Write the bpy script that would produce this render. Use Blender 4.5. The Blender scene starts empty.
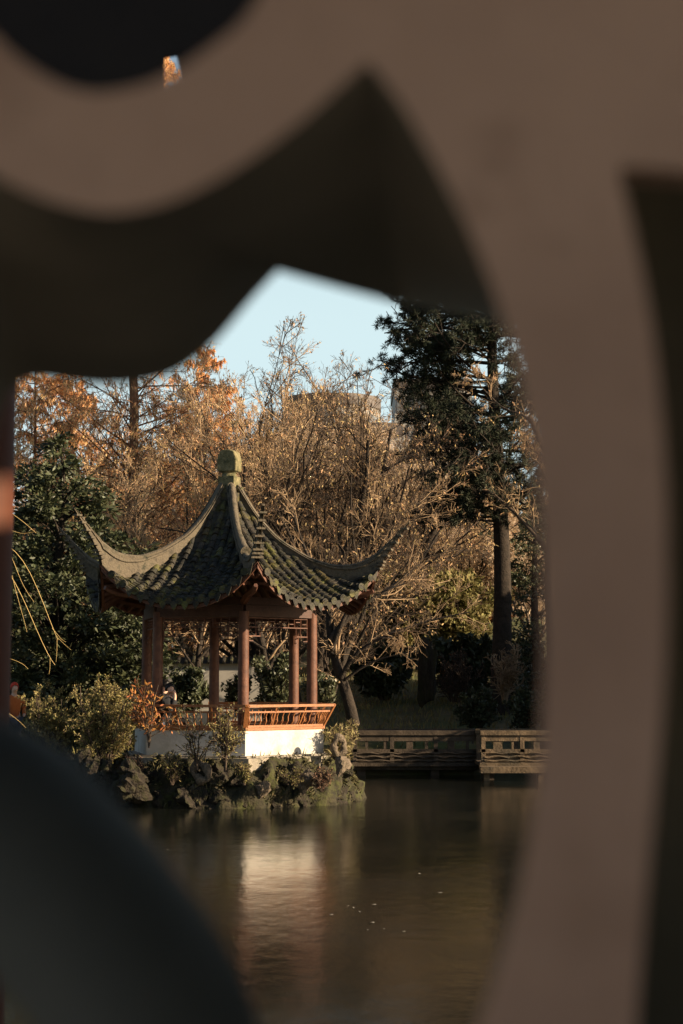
import bpy, math, random
import numpy as np
from math import sin, cos, tan, pi, radians, atan, atan2, sqrt
random.seed(7)
RNG = np.random.default_rng(11)
S = bpy.context.scene
COL = S.collection
FPX, PITCH, CAMH = 1707.0, math.atan(168/1707.0), 2.6

def P(px, py, Y):
    """world point seen at pixel (px,py) at distance Y in front of the camera"""
    u = (px-341.5)/FPX; v = (512-py)/FPX
    cy = cos(PITCH)-v*sin(PITCH); cz = sin(PITCH)+v*cos(PITCH)
    return np.array([u*Y/cy, Y, CAMH+Y*cz/cy])

X = lambda px,Y: P(px,680,Y)[0]
# ---------------------------------------------------------------- materials
def lin(c):
    return tuple(c)+(1.0,)
def mat(name, c1, c2=None, scale=5.0, rough=.8, bump=.0, bscale=None, spots=None, island=0.0, spec=.3, metal=0, detail=6, trans=0.0, mid=(.35,.65)):
    m = bpy.data.materials.new(name); m.use_nodes = True
    nt = m.node_tree; N = nt.nodes; L = nt.links
    b = N['Principled BSDF']
    b.inputs['Roughness'].default_value = rough
    b.inputs['Specular IOR Level'].default_value = spec
    b.inputs['Metallic'].default_value = metal
    tc = N.new('ShaderNodeTexCoord')
    col = None
    if c2 is None:
        rgb = N.new('ShaderNodeRGB'); rgb.outputs[0].default_value = lin(c1); col = rgb.outputs[0]
    else:
        n = N.new('ShaderNodeTexNoise'); n.inputs['Scale'].default_value = scale; n.inputs['Detail'].default_value = detail
        n.inputs['Roughness'].default_value = .65
        L.new(tc.outputs['Object'], n.inputs['Vector'])
        r = N.new('ShaderNodeValToRGB')
        r.color_ramp.elements[0].position = mid[0]; r.color_ramp.elements[0].color = lin(c1)
        r.color_ramp.elements[1].position = mid[1]; r.color_ramp.elements[1].color = lin(c2)
        L.new(n.outputs['Fac'], r.inputs[0]); col = r.outputs[0]
    if spots:
        sc, sscale, lo, hi = spots
        n = N.new('ShaderNodeTexNoise'); n.inputs['Scale'].default_value = sscale; n.inputs['Detail'].default_value = 8
        n.inputs['Roughness'].default_value = .7
        L.new(tc.outputs['Object'], n.inputs['Vector'])
        mr = N.new('ShaderNodeMapRange'); mr.inputs[1].default_value = lo; mr.inputs[2].default_value = hi
        L.new(n.outputs['Fac'], mr.inputs[0])
        mx = N.new('ShaderNodeMix'); mx.data_type = 'RGBA'
        L.new(mr.outputs[0], mx.inputs[0]); L.new(col, mx.inputs[6]); mx.inputs[7].default_value = lin(sc)
        col = mx.outputs[2]
    if island:
        g = N.new('ShaderNodeNewGeometry')
        hsv = N.new('ShaderNodeHueSaturation')
        m1 = N.new('ShaderNodeMapRange'); m1.inputs[3].default_value = 1-island; m1.inputs[4].default_value = 1+island
        L.new(g.outputs['Random Per Island'], m1.inputs[0]); L.new(m1.outputs[0], hsv.inputs['Value'])
        m2 = N.new('ShaderNodeMath'); m2.operation = 'MULTIPLY_ADD'; m2.inputs[1].default_value = .05; m2.inputs[2].default_value = .475
        mm = N.new('ShaderNodeMath'); mm.operation = 'FRACT'
        m3 = N.new('ShaderNodeMath'); m3.operation = 'MULTIPLY'; m3.inputs[1].default_value = 7.31
        L.new(g.outputs['Random Per Island'], m3.inputs[0]); L.new(m3.outputs[0], mm.inputs[0]); L.new(mm.outputs[0], m2.inputs[0])
        L.new(m2.outputs[0], hsv.inputs['Hue'])
        L.new(col, hsv.inputs['Color']); col = hsv.outputs[0]
    L.new(col, b.inputs['Base Color'])
    if trans:
        t = N.new('ShaderNodeBsdfTranslucent'); L.new(col, t.inputs['Color'])
        ms = N.new('ShaderNodeMixShader'); ms.inputs[0].default_value = trans
        L.new(b.outputs[0], ms.inputs[1]); L.new(t.outputs[0], ms.inputs[2])
        L.new(ms.outputs[0], N['Material Output'].inputs['Surface'])
    if bump:
        n = N.new('ShaderNodeTexNoise'); n.inputs['Scale'].default_value = bscale or scale*3; n.inputs['Detail'].default_value = 8
        L.new(tc.outputs['Object'], n.inputs['Vector'])
        bp = N.new('ShaderNodeBump'); bp.inputs['Strength'].default_value = bump; bp.inputs['Distance'].default_value = .05
        L.new(n.outputs['Fac'], bp.inputs['Height']); L.new(bp.outputs[0], b.inputs['Normal'])
    return m

M = {}
M['plaster_trac'] = mat('tracery_plaster', (.31,.215,.175), (.42,.30,.245), 3, .9, .15, 40, spots=((.27,.185,.145), 9, .56,.72))
M['dark_timber'] = mat('dark_timber', (.02,.017,.011), (.03,.024,.016), 8, .7, .2)
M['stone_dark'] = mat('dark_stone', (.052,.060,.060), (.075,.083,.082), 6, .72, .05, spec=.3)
M['room'] = mat('corridor_plaster', (.45,.37,.29), (.5,.42,.33), 2, .9)
M['tile'] = mat('roof_tile', (.010,.0105,.009), (.046,.040,.027), 5, .72, .5, 30, spots=((.075,.066,.018), 3.0, .5,.62), island=.45)
M['ridge'] = mat('ridge_mortar', (.055,.046,.033), (.19,.15,.10), 4, .85, .5, 25, spots=((.035,.034,.022), 4, .48,.64))
M['finial'] = mat('finial_stone', (.07,.068,.03), (.24,.20,.105), 6, .9, .5, 25, spots=((.04,.045,.02), 5, .52,.7))
M['redwood'] = mat('red_paint', (.070,.029,.017), (.138,.058,.033), 5, .6, .15, 30, spots=((.12,.05,.035), 12, .58,.75))
M['dkred'] = mat('dark_red_paint', (.045,.020,.013), (.075,.034,.022), 7, .6, .1)
M['dkredcol'] = mat('red_column_paint', (.065,.017,.005), (.085,.023,.007), 4, .7)
M['rail'] = mat('orange_varnish', (.22,.085,.03), (.32,.13,.047), 14, .45, .15, 40, spots=((.18,.06,.025), 10, .55,.75))
M['white'] = mat('white_plaster', (.49,.46,.41), (.58,.55,.49), 3, .9, .1, 20, spots=((.30,.27,.20), 2.0, .50,.78))
M['slab'] = mat('granite_slab', (.22,.19,.15), (.34,.29,.22), 6, .9, .3, spots=((.09,.085,.05), 4, .5,.65))
M['floorstone'] = mat('floor_stone', (.2,.18,.15), (.28,.25,.2), 4, .9, .2)
M['dkfloor'] = mat('dark_floor_tiles',(.03,.028,.024),(.05,.046,.04),3,.9)
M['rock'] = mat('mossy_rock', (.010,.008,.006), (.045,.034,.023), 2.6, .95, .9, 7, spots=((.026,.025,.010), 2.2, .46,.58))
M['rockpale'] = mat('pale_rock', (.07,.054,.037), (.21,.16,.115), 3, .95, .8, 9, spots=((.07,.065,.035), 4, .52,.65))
M['bark'] = mat('bark', (.055,.040,.028), (.12,.085,.058), 6, .95, .6, 20)
M['barkdk'] = mat('dark_bark', (.018,.014,.010), (.045,.033,.024), 6, .95, .6, 20)
M['barkred'] = mat('red_bark', (.16,.085,.045), (.28,.15,.085), 5, .95, .6, 20)
M['twig'] = mat('twig', (.20,.13,.072), (.38,.265,.16), 1.5, .9)
M['twigdk'] = mat('dark_twig', (.05,.036,.026), (.10,.07,.048), 1.5, .9)
M['twigmid'] = mat('mid_twig', (.25,.165,.095), (.46,.325,.20), 1.5, .9)
M['bud'] = mat('dry_bud', (.62,.39,.18), (.76,.53,.29), .6, .9, island=.3, trans=.35)
M['orange'] = mat('rust_needles', (.85,.50,.22), (.90,.63,.34), .5, .9, island=.25, trans=.45)
M['beech'] = mat('tan_leaf', (.66,.52,.37), (.76,.63,.47), .4, .9, island=.25, trans=.4)
M['evg'] = mat('evergreen_leaf', (.032,.039,.017), (.064,.072,.033), .8, .5, island=.4, spec=.35, trans=.1)
M['pine'] = mat('pine_needles', (.016,.022,.011), (.034,.042,.02), .8, .7, island=.35)
M['moss'] = mat('moss_blades', (.05,.045,.018), (.11,.09,.04), 2.5, .9, island=.35)
M['olive'] = mat('olive_leaf', (.19,.165,.06), (.34,.28,.11), 1.2, .7, island=.35, trans=.25)
M['laurel'] = mat('laurel_leaf', (.045,.052,.024), (.10,.105,.05), 1.2, .45, island=.35, spec=.5, trans=.15)
M['yelgreen'] = mat('yellow_green_leaf', (.13,.115,.038), (.24,.20,.075), .6, .8, island=.3, trans=.25)
M['dryfern'] = mat('russet_leaf', (.40,.15,.045), (.5,.24,.08), 1.2, .8, island=.3, trans=.3)
M['drygrass'] = mat('dry_grass', (.26,.22,.09), (.40,.33,.16), 2, .85, island=.3, trans=.2)
M['brown'] = mat('brown_leaf', (.13,.075,.045), (.22,.13,.08), 1, .85, island=.3, trans=.2)
M['willow'] = mat('willow_shoot', (.42,.30,.11), (.55,.38,.15), 3, .7)
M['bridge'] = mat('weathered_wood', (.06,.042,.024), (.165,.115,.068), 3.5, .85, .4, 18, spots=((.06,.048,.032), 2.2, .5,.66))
M['bridge_shade'] = mat('shaded_weathered_wood', (.035,.026,.018), (.085,.062,.042), 3.5, .85, .3, 18)  # darker copy of the bridge wood, painting in the long span's shade
M['wallpale'] = mat('garden_wall_plaster', (.27,.25,.215), (.36,.33,.285), .8, .9, spots=((.3,.27,.23), 1, .5,.7))
M['bld'] = mat('facade_concrete', (.20,.185,.165), (.26,.24,.215), .15, .85)
M['bldw'] = mat('facade_pale', (.40,.38,.35), (.46,.44,.41), .15, .85)
M['glass'] = mat('window_glass', (.12,.13,.135), (.18,.19,.195), .4, .15, spec=.6)
M['roofmetal'] = mat('roof_metal', (.10,.085,.075), (.13,.11,.10), .3, .6)
M['skin'] = mat('skin', (.55,.34,.24), None, rough=.55)
M['hair'] = mat('hair', (.012,.010,.009), None, rough=.5)
M['blackcloth'] = mat('black_cloth', (.012,.012,.014), (.02,.02,.022), 8, .9)
M['redcloth'] = mat('red_cloth', (.45,.04,.02), (.5,.06,.03), 8, .85)
M['orangecloth'] = mat('orange_cloth', (.35,.09,.02), (.42,.12,.03), 8, .85)
M['check'] = mat('pale_check', (.75,.72,.68), (.10,.10,.12), 9, .85, mid=(.5,.52))
M['blue'] = mat('blue_cloth', (.05,.06,.09), None, rough=.9)

# ---------------------------------------------------------------- mesh tools
def tag(o, label=None, cat=None, group=None, kind=None):
    if label: o['label'] = label
    if cat: o['category'] = cat
    if group: o['group'] = group
    if kind: o['kind'] = kind
    return o
def thing(name, label, cat, loc=(0,0,0), rz=0, group=None):
    o = bpy.data.objects.new(name, None); COL.objects.link(o)
    o.location = loc; o.rotation_euler = (0,0,rz); o.empty_display_size = .2
    return tag(o, label, cat, group)
class MB:
    def __init__(s): s.V = []; s.F = []; s.n = 0
    def add(s, V, F):
        V = np.asarray(V, float).reshape(-1,3)
        F = np.asarray(F, int) if not isinstance(F, list) else F
        if isinstance(F, list):
            s.F.append([[i+s.n for i in f] for f in F])
        else: s.F.append(F+s.n)
        s.V.append(V); s.n += len(V); return s
    def box(s, c, d, rz=0, rx=0, ry=0, bev=0.0):
        x, y, z = [a/2 for a in d]
        V = np.array([[-x,-y,-z],[x,-y,-z],[x,y,-z],[-x,y,-z],[-x,-y,z],[x,-y,z],[x,y,z],[-x,y,z]])
        F = [[0,3,2,1],[4,5,6,7],[0,1,5,4],[1,2,6,5],[2,3,7,6],[3,0,4,7]]
        if rx: V = V@np.array([[1,0,0],[0,cos(rx),sin(rx)],[0,-sin(rx),cos(rx)]])
        if ry: V = V@np.array([[cos(ry),0,-sin(ry)],[0,1,0],[sin(ry),0,cos(ry)]])
        if rz: V = V@np.array([[cos(rz),sin(rz),0],[-sin(rz),cos(rz),0],[0,0,1]])
        return s.add(V+np.array(c), F)
    def bar(s, a, b, w, h):
        """box section bar from a to b: w horizontal, h vertical-ish"""
        a = np.array(a,float); b = np.array(b,float); t = b-a; t /= np.linalg.norm(t)
        ref = np.array([0,0,1.]) if abs(t[2])<.95 else np.array([0,1.,0])
        u = np.cross(t, ref); u /= np.linalg.norm(u); v = np.cross(u, t)
        V = [p+u*sx*w/2+v*sz*h/2 for p in (a,b) for sx,sz in ((-1,-1),(1,-1),(1,1),(-1,1))]
        return s.add(V, [[0,1,2,3],[7,6,5,4],[0,4,5,1],[1,5,6,2],[2,6,7,3],[3,7,4,0]])
    def tube(s, pts, r, k=10, caps=True):
        V, F = tubes(np.array([pts],float), np.array([r if hasattr(r,'__len__') else [r]*len(pts)],float), k)
        s.add(V, F); n = len(pts)
        if caps:
            s.F.append([[s.n-n*k+i for i in range(k)], [s.n-1-i for i in range(k)]])
        return s
    def lathe(s, prof, k=16, c=(0,0,0)):
        V = []; 
        for r, z in prof:
            for i in range(k):
                a = 2*pi*i/k; V.append((c[0]+r*cos(a), c[1]+r*sin(a), c[2]+z))
        F = []
        for j in range(len(prof)-1):
            for i in range(k):
                F.append([j*k+i, j*k+(i+1)%k, (j+1)*k+(i+1)%k, (j+1)*k+i])
        F.append([i for i in range(k)][::-1]); F.append([(len(prof)-1)*k+i for i in range(k)])
        return s.add(V, F)
    def grid(s, G):
        """G (a,b,3) point grid"""
        a, b = G.shape[:2]
        i = np.arange(a*b).reshape(a,b)
        F = np.stack([i[:-1,:-1], i[1:,:-1], i[1:,1:], i[:-1,1:]], -1).reshape(-1,4)
        return s.add(G.reshape(-1,3), F)
    def build(s, name, m, parent=None, smooth=False, angle=None):
        V = np.concatenate(s.V) if s.V else np.zeros((0,3))
        me = bpy.data.meshes.new(name)
        if all(isinstance(f, np.ndarray) for f in s.F) and len({f.shape[1] for f in s.F}) == 1:
            F = np.concatenate(s.F); k = F.shape[1]
            me.vertices.add(len(V)); me.vertices.foreach_set('co', V.astype(np.float32).ravel())
            me.loops.add(F.size); me.loops.foreach_set('vertex_index', F.ravel().astype(np.int32))
            me.polygons.add(len(F)); me.polygons.foreach_set('loop_start', np.arange(0, F.size, k, dtype=np.int32))
            me.update(calc_edges=True)
        else:
            fl = []
            for f in s.F: fl += f.tolist() if isinstance(f, np.ndarray) else f
            me.from_pydata(V.tolist(), [], fl); me.update()
        me.materials.append(m)
        if smooth:
            me.polygons.foreach_set('use_smooth', [True]*len(me.polygons))
            if angle: me.set_sharp_from_angle(angle=radians(angle))
        o = bpy.data.objects.new(name, me); COL.objects.link(o)
        if parent is not None: o.parent = parent
        return o
def tubes(Pn, R, k=4):
    m, n = Pn.shape[:2]
    T = np.gradient(Pn, axis=1); T /= np.linalg.norm(T, axis=2, keepdims=True)+1e-9
    mean = T.mean(1)
    ref = np.where(np.abs(mean[:,2:3])>.85, np.array([[1.,.2,0]]), np.array([[0,0,1.]]))[:,None,:]
    U = np.cross(T, ref); U /= np.linalg.norm(U, axis=2, keepdims=True)+1e-9
    W = np.cross(U, T)
    a = np.arange(k)*2*pi/k
    V = Pn[:,:,None,:] + R[:,:,None,None]*(U[:,:,None,:]*np.cos(a)[None,None,:,None] + W[:,:,None,:]*np.sin(a)[None,None,:,None])
    i = np.arange(m*n*k).reshape(m,n,k); j = np.roll(i, -1, axis=2)
    F = np.stack([i[:,:-1], j[:,:-1], j[:,1:], i[:,1:]], -1).reshape(-1,4)
    return V.reshape(-1,3), F
def leaves(C, D, L, W, rng, droop=0):
    """rhombic leaves: centres C, direction D"""
    m = len(C); D = D/(np.linalg.norm(D,axis=1,keepdims=True)+1e-9)
    X = np.cross(D, rng.normal(size=(m,3))); X /= np.linalg.norm(X,axis=1,keepdims=True)+1e-9
    L = np.asarray(L).reshape(-1,1)*np.ones((m,1)); W = np.asarray(W).reshape(-1,1)*np.ones((m,1))
    V = np.stack([C-D*L/2, C+X*W/2-D*L*.05, C+D*L/2, C-X*W/2-D*L*.05], 1).reshape(-1,3)
    return V, np.arange(4*m).reshape(m,4)
def unit(v): return v/(np.linalg.norm(v,axis=-1,keepdims=True)+1e-9)
def grow(Pp, Rp, c, t, ratio, ang, n, wig, up, rr, rng, absL=None, tip=.3):
    m, k = Pp.shape[:2]
    idx = np.repeat(np.arange(m), c); tt = rng.uniform(t[0], t[1], m*c)
    f = tt*(k-1); i0 = np.minimum(f.astype(int), k-2); fr = (f-i0)[:,None]
    A = Pp[idx,i0]; B = Pp[idx,i0+1]
    pos = A*(1-fr)+B*fr; T = unit(B-A)
    r0 = (Rp[idx,i0]*(1-fr[:,0])+Rp[idx,i0+1]*fr[:,0])
    plen = np.linalg.norm(np.diff(Pp,axis=1),axis=2).sum(1)[idx]
    a = np.radians(rng.uniform(ang[0], ang[1], m*c))[:,None]
    perp = unit(np.cross(T, rng.normal(size=(m*c,3))))
    d = unit(T*np.cos(a)+perp*np.sin(a))
    Ln = plen*ratio*(1.15-.6*tt)*rng.uniform(.65,1.25,m*c) if absL is None else absL*rng.uniform(.6,1.3,m*c)
    pts = [pos]; st = (Ln/(n-1))[:,None]
    for q in range(n-1):
        d = unit(d + rng.normal(size=d.shape)*wig + np.array([0,0,up]))
        pts.append(pts[-1]+d*st)
    R = (r0*rr)[:,None]*np.linspace(1, tip, n)[None,:]
    return np.stack(pts,1), R
def along(Pn, c, rng, t=(0,1)):
    m, k = Pn.shape[:2]
    idx = np.repeat(np.arange(m), c); f = rng.uniform(t[0],t[1],m*c)*(k-1); i0 = np.minimum(f.astype(int),k-2); fr = (f-i0)[:,None]
    return Pn[idx,i0]*(1-fr)+Pn[idx,i0+1]*fr, unit(Pn[idx,i0+1]-Pn[idx,i0])

def copy_tree(o, loc=None, rz=None, sc=None, label=None, parent=None):
    c = o.copy(); COL.objects.link(c)
    if parent is not None: c.parent = parent
    for ch in list(o.children): copy_tree(ch, parent=c)
    if loc is not None: c.location = loc
    if rz is not None: c.rotation_euler = (0,0,rz)
    if sc is not None: c.scale = sc if hasattr(sc,'__len__') else (sc,)*3
    if label: c['label'] = label
    return c

# ---------------------------------------------------------------- ground
def sm(x, a, b):
    t = np.clip((x-a)/(b-a), 0, 1); return t*t*(3-2*t)
CX, CY = P(228,680,38)[0], 38.0
def ground(x, y):
    x = np.asarray(x,float); y = np.asarray(y,float)
    ys = 34.2 + 2.2*sm(x,-9,-6.2) + 3*sm(x,-6,-5) + 7.5*sm(x,-5,-1) + 1.2*sm(x,0,6)
    ys = ys + .35*np.sin(x*1.3)+.2*np.sin(x*3.1)
    far = -1.0 + 1.85*sm(y-ys, -.7, .8)
    r = np.hypot(x-CX, y-CY)
    isl = -1.0 + 1.9*sm(-r, -3.0, -2.1)
    z = np.maximum(far, isl)
    near = -1.0+2.0*sm(-y,-1.5,-.9)
    z = np.maximum(z, near)
    z = np.maximum(z, -1.0+1.7*sm(-np.hypot((x+7.7)*.8, (y-31.6)*.35), -1.7, -1.0))
    hillr = .9*sm(y,50,60)+1.3*sm(y,59,68)+2.6*sm(y,67,84)+1.5*sm(y,84,130)
    hilll = .5*sm(y,40,52)+2.2*sm(y,56,100)
    w = sm(x,-6,0)
    z = z + (hillr*w+hilll*(1-w))*(y>20)
    z = z + .06*np.sin(x*.9+y*.4)*(z>.2)
    # lateral banks so the pond closes
    z = np.maximum(z, np.where(y<60, -1+2*sm(np.abs(x),24,27), -9))
    return z
xs = np.concatenate([-np.geomspace(2500,31,22), np.arange(-30,30.1,.5), np.geomspace(31,2500,22)])
ysg = np.concatenate([-np.geomspace(2500,5,18), np.arange(-4,32,1.0), np.arange(32,56,.33), np.arange(56,110,1.0), np.geomspace(111,2500,26)])
GX, GY = np.meshgrid(xs, ysg, indexing='ij')
GZ = ground(GX, GY)
m_ground = mat('ground_leaf_litter', (.045,.045,.020), (.115,.095,.045), .9, .95, .6, 7, spots=((.07,.085,.026), .35, .45,.6))
tag(MB().grid(np.stack([GX,GY,GZ],-1)).build('ground', m_ground, smooth=True), kind='structure')
# water
wm = bpy.data.materials.new('pond_water'); wm.use_nodes = True
nt = wm.node_tree; b = nt.nodes['Principled BSDF']
b.inputs['Base Color'].default_value = (.008,.009,.007,1); b.inputs['Roughness'].default_value = .13
b.inputs['IOR'].default_value = 1.33
tc = nt.nodes.new('ShaderNodeTexCoord'); mp = nt.nodes.new('ShaderNodeMapping'); mp.inputs['Scale'].default_value = (1.1,.55,1)
n1 = nt.nodes.new('ShaderNodeTexNoise'); n1.inputs['Scale'].default_value = 3.2; n1.inputs['Detail'].default_value = 7; n1.inputs['Roughness'].default_value = .6
bp = nt.nodes.new('ShaderNodeBump'); bp.inputs['Strength'].default_value = .38; bp.inputs['Distance'].default_value = .02
nt.links.new(tc.outputs['Object'], mp.inputs[0]); nt.links.new(mp.outputs[0], n1.inputs['Vector'])
nt.links.new(n1.outputs['Fac'], bp.inputs['Height']); nt.links.new(bp.outputs[0], b.inputs['Normal'])
n2 = nt.nodes.new('ShaderNodeTexNoise'); n2.inputs['Scale'].default_value = .35; n2.inputs['Detail'].default_value = 5
mr = nt.nodes.new('ShaderNodeMapRange'); mr.inputs[1].default_value=.35; mr.inputs[2].default_value=.7; mr.inputs[3].default_value=.07; mr.inputs[4].default_value=.17
nt.links.new(tc.outputs['Object'], n2.inputs['Vector']); nt.links.new(n2.outputs['Fac'], mr.inputs[0]); nt.links.new(mr.outputs[0], b.inputs['Roughness'])
g = np.stack(np.meshgrid([-27,27],[.9,60],[0.0],indexing='ij'),-1)[:,:,0,:]
tag(MB().grid(g).build('water', wm), kind='structure')

# ---------------------------------------------------------------- pavilion
PAV = thing('pavilion', 'hexagonal garden pavilion with upswept dark tiled roof and red columns on a rocky islet', 'pavilion', (CX,CY,0))
ANG = [radians(-76.7+60*k) for k in range(6)]   # columns; 0 = front, 1 = right, 5 = front left
def ring(r, k): return np.array([r*cos(ANG[k%6]), r*sin(ANG[k%6])])
def hexprism(r, z0, z1, mb=None):
    mb = mb or MB()
    V = [(*ring(r,k),z0) for k in range(6)]+[(*ring(r,k),z1) for k in range(6)]
    return mb.add(V, [[5,4,3,2,1,0],[6,7,8,9,10,11]]+[[k,(k+1)%6,6+(k+1)%6,6+k] for k in range(6)])
ZF, ZS = 1.12, 1.60   # floor, seat top
hexprism(2.62, .70, .985).build('stone_slab', M['slab'], PAV)
hexprism(2.42, .985, 1.02).build('floor', M['floorstone'], PAV)
# white parapet: six wall panels, hollow inside
for k in range(6):
    if k == 3: continue      # entrance at the back
    a, b2 = ring(2.22,k), ring(2.22,k+1); c, d = ring(1.92,k), ring(1.92,k+1)
    z0, z1 = 1.021, 1.545
    V = [(*a,z0),(*b2,z0),(*d,z0),(*c,z0),(*a,z1),(*b2,z1),(*d,z1),(*c,z1)]
    MB().add(V, [[0,1,5,4],[2,3,7,6],[4,5,6,7],[1,2,6,5],[3,0,4,7],[3,2,1,0]]).build('parapet_wall', M['white'], PAV)
    a, b2 = ring(2.25,k), ring(2.25,k+1); c, d = ring(1.86,k), ring(1.86,k+1); z0, z1 = 1.546, 1.60
    V = [(*a,z0),(*b2,z0),(*d,z0),(*c,z0),(*a,z1),(*b2,z1),(*d,z1),(*c,z1)]
    MB().add(V, [[0,1,5,4],[2,3,7,6],[4,5,6,7],[1,2,6,5],[3,0,4,7],[3,2,1,0]]).build('bench_seat', M['rail'], PAV)
    # leaning back rest: parts: rails, spindles
    br = None; out0, out1 = 2.20, 2.46
    A0, B0 = ring(out0,k), ring(out0,k+1); A1, B1 = ring(out1,k), ring(out1,k+1)
    zb, zt = 1.602, 2.06
    def at(f, h):
        p0 = A0+(B0-A0)*f; p1 = A1+(B1-A1)*f; p = p0+(p1-p0)*h
        return np.array([p[0],p[1],zb+(zt-zb)*h])
    mb = MB(); mb.bar(at(0,1), at(1,1), .07, .055); 
    br = mb.build('backrest', M['rail'], PAV)
    MB().bar(at(0,.72), at(1,.72), .04, .035).build('middle_rail', M['rail'], br)
    MB().bar(at(0,.06), at(1,.06), .06, .05).build('lower_rail', M['rail'], br)
    sp = MB()
    n = 15
    for i in range(n):
        f = (i+.5)/n
        pts = [at(f,.08), at(f,.3)+0, at(f,.5), at(f,.72)]
        nrm = unit(np.array([*( (A1+B1)/2 ),0]))
        pts[1] = pts[1]+nrm*.035; pts[2] = pts[2]-nrm*.012
        sp.tube(pts, .016, 4)
    sp.build('spindles', M['rail'], br)
    for f in (.33,.67):
        MB().bar(at(f,.04), at(f,1), .035, .035).build('post', M['rail'], br)
for k in range(6):
    if k in (3,): pass
    p0 = ring(2.2,k); p1 = ring(2.47,k)
    MB().bar((*p0,1.60),(*p1,2.08),.10,.05).build('corner_post', M['rail'], PAV)
ZB0, ZB1 = 3.93, 4.16   # beam
for k in range(6):
    c = ring(1.95,k)
    col = MB().lathe([(.118,1.03),(.118,1.6),(.116,2.4),(.110,4.05)], 20, (*c,0)).build('column', M['redwood'], PAV, smooth=True, angle=40)
    MB().lathe([(.2,1.021),(.21,1.08),(.17,1.16),(.135,1.18)], 20, (*c,0)).build('column_base', M['slab'], col, smooth=True, angle=40)
for k in range(6):
    a, b2 = ring(1.95,k), ring(1.95,k+1)
    MB().bar((*a,4.06),(*b2,4.06),.16,.24).build('beam', M['dkred'], PAV)
    a3, b3 = ring(1.9,k), ring(1.9,k+1)
    MB().bar((*a3,4.27),(*b3,4.27),.2,.16).build('upper_beam', M['dkred'], PAV)
    # hanging fretwork
    fr = MB(); a, b2 = ring(1.95,k), ring(1.95,k+1)
    d = b2-a; Ld = np.linalg.norm(d); e = d/Ld
    def q(s, z): return (a[0]+e[0]*s, a[1]+e[1]*s, z)
    s0, s1 = .14, Ld-.14; zt, zl = 3.935, 3.60
    w = .022
    fr.bar(q(s0,zt-.02), q(s1,zt-.02), w, w); fr.bar(q(s0,zl+.12), q(s1,zl+.12), w, w)
    nn = 9
    for i in range(nn+1):
        s = s0+(s1-s0)*i/nn; fr.bar(q(s,zt-.035), q(s,zl+.135), w*.9, w*.9)
    for i in range(nn):
        sa = s0+(s1-s0)*(i+.2)/nn; sb = s0+(s1-s0)*(i+.8)/nn; z = zl+.2+(.045 if i%2 else 0)
        fr.bar(q(sa,z), q(sb,z), w*.8, w*.8)
    for sg, ss in ((1,s0),(-1,s1)):
        fr.bar(q(ss,zt), q(ss,3.42), w, w); fr.bar(q(ss+sg*.2,zl+.12), q(ss+sg*.2,3.52), w, w)
        fr.bar(q(ss,3.43), q(ss+sg*.12,3.43), w, w); fr.bar(q(ss,3.53), q(ss+sg*.32,3.53), w, w); fr.bar(q(ss+sg*.32,zl+.12), q(ss+sg*.32,3.53), w, w)
    fr.build('hanging_fretwork', M['redwood'], PAV)

# roof profiles: (radius, z)
CR = np.array([.30,.8,1.2,1.9,2.45,2.9,3.2,3.50]); CZ = np.array([6.60,5.92,5.52,5.10,4.87,4.77,4.84,5.06])
MR = np.array([.26,.7,1.1,1.6,2.1,2.5,2.86]);      MZ = np.array([6.60,5.90,5.42,4.96,4.62,4.40,4.20])
RMAX, AMAX = 3.50, 2.86
def corner(t): r = .30+(RMAX-.30)*t; return r, np.interp(r, CR, CZ)
def surf(k, s, t):
    """roof surface of the face between corners k and k+1: s in [-1,1], t in [0,1]"""
    rc = .30+(RMAX-.30)*t; zc = np.interp(rc, CR, CZ)
    a = .26+(AMAX-.26)*t;  zm = np.interp(a, MR, MZ)
    full = rc*cos(pi/6)
    ap = full + (a-full)*(1-s*s)
    lat = s*rc*sin(pi/6)
    z = zm+(zc-zm)*abs(s)**2.4
    th = ANG[k%6]+pi/6
    return ap, lat, z, th
def wpt(ap, lat, z, th): return np.array([ap*cos(th)-lat*sin(th), ap*sin(th)+lat*cos(th), z])
def surf_w(k, s, t): return wpt(*surf(k,s,t))
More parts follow.
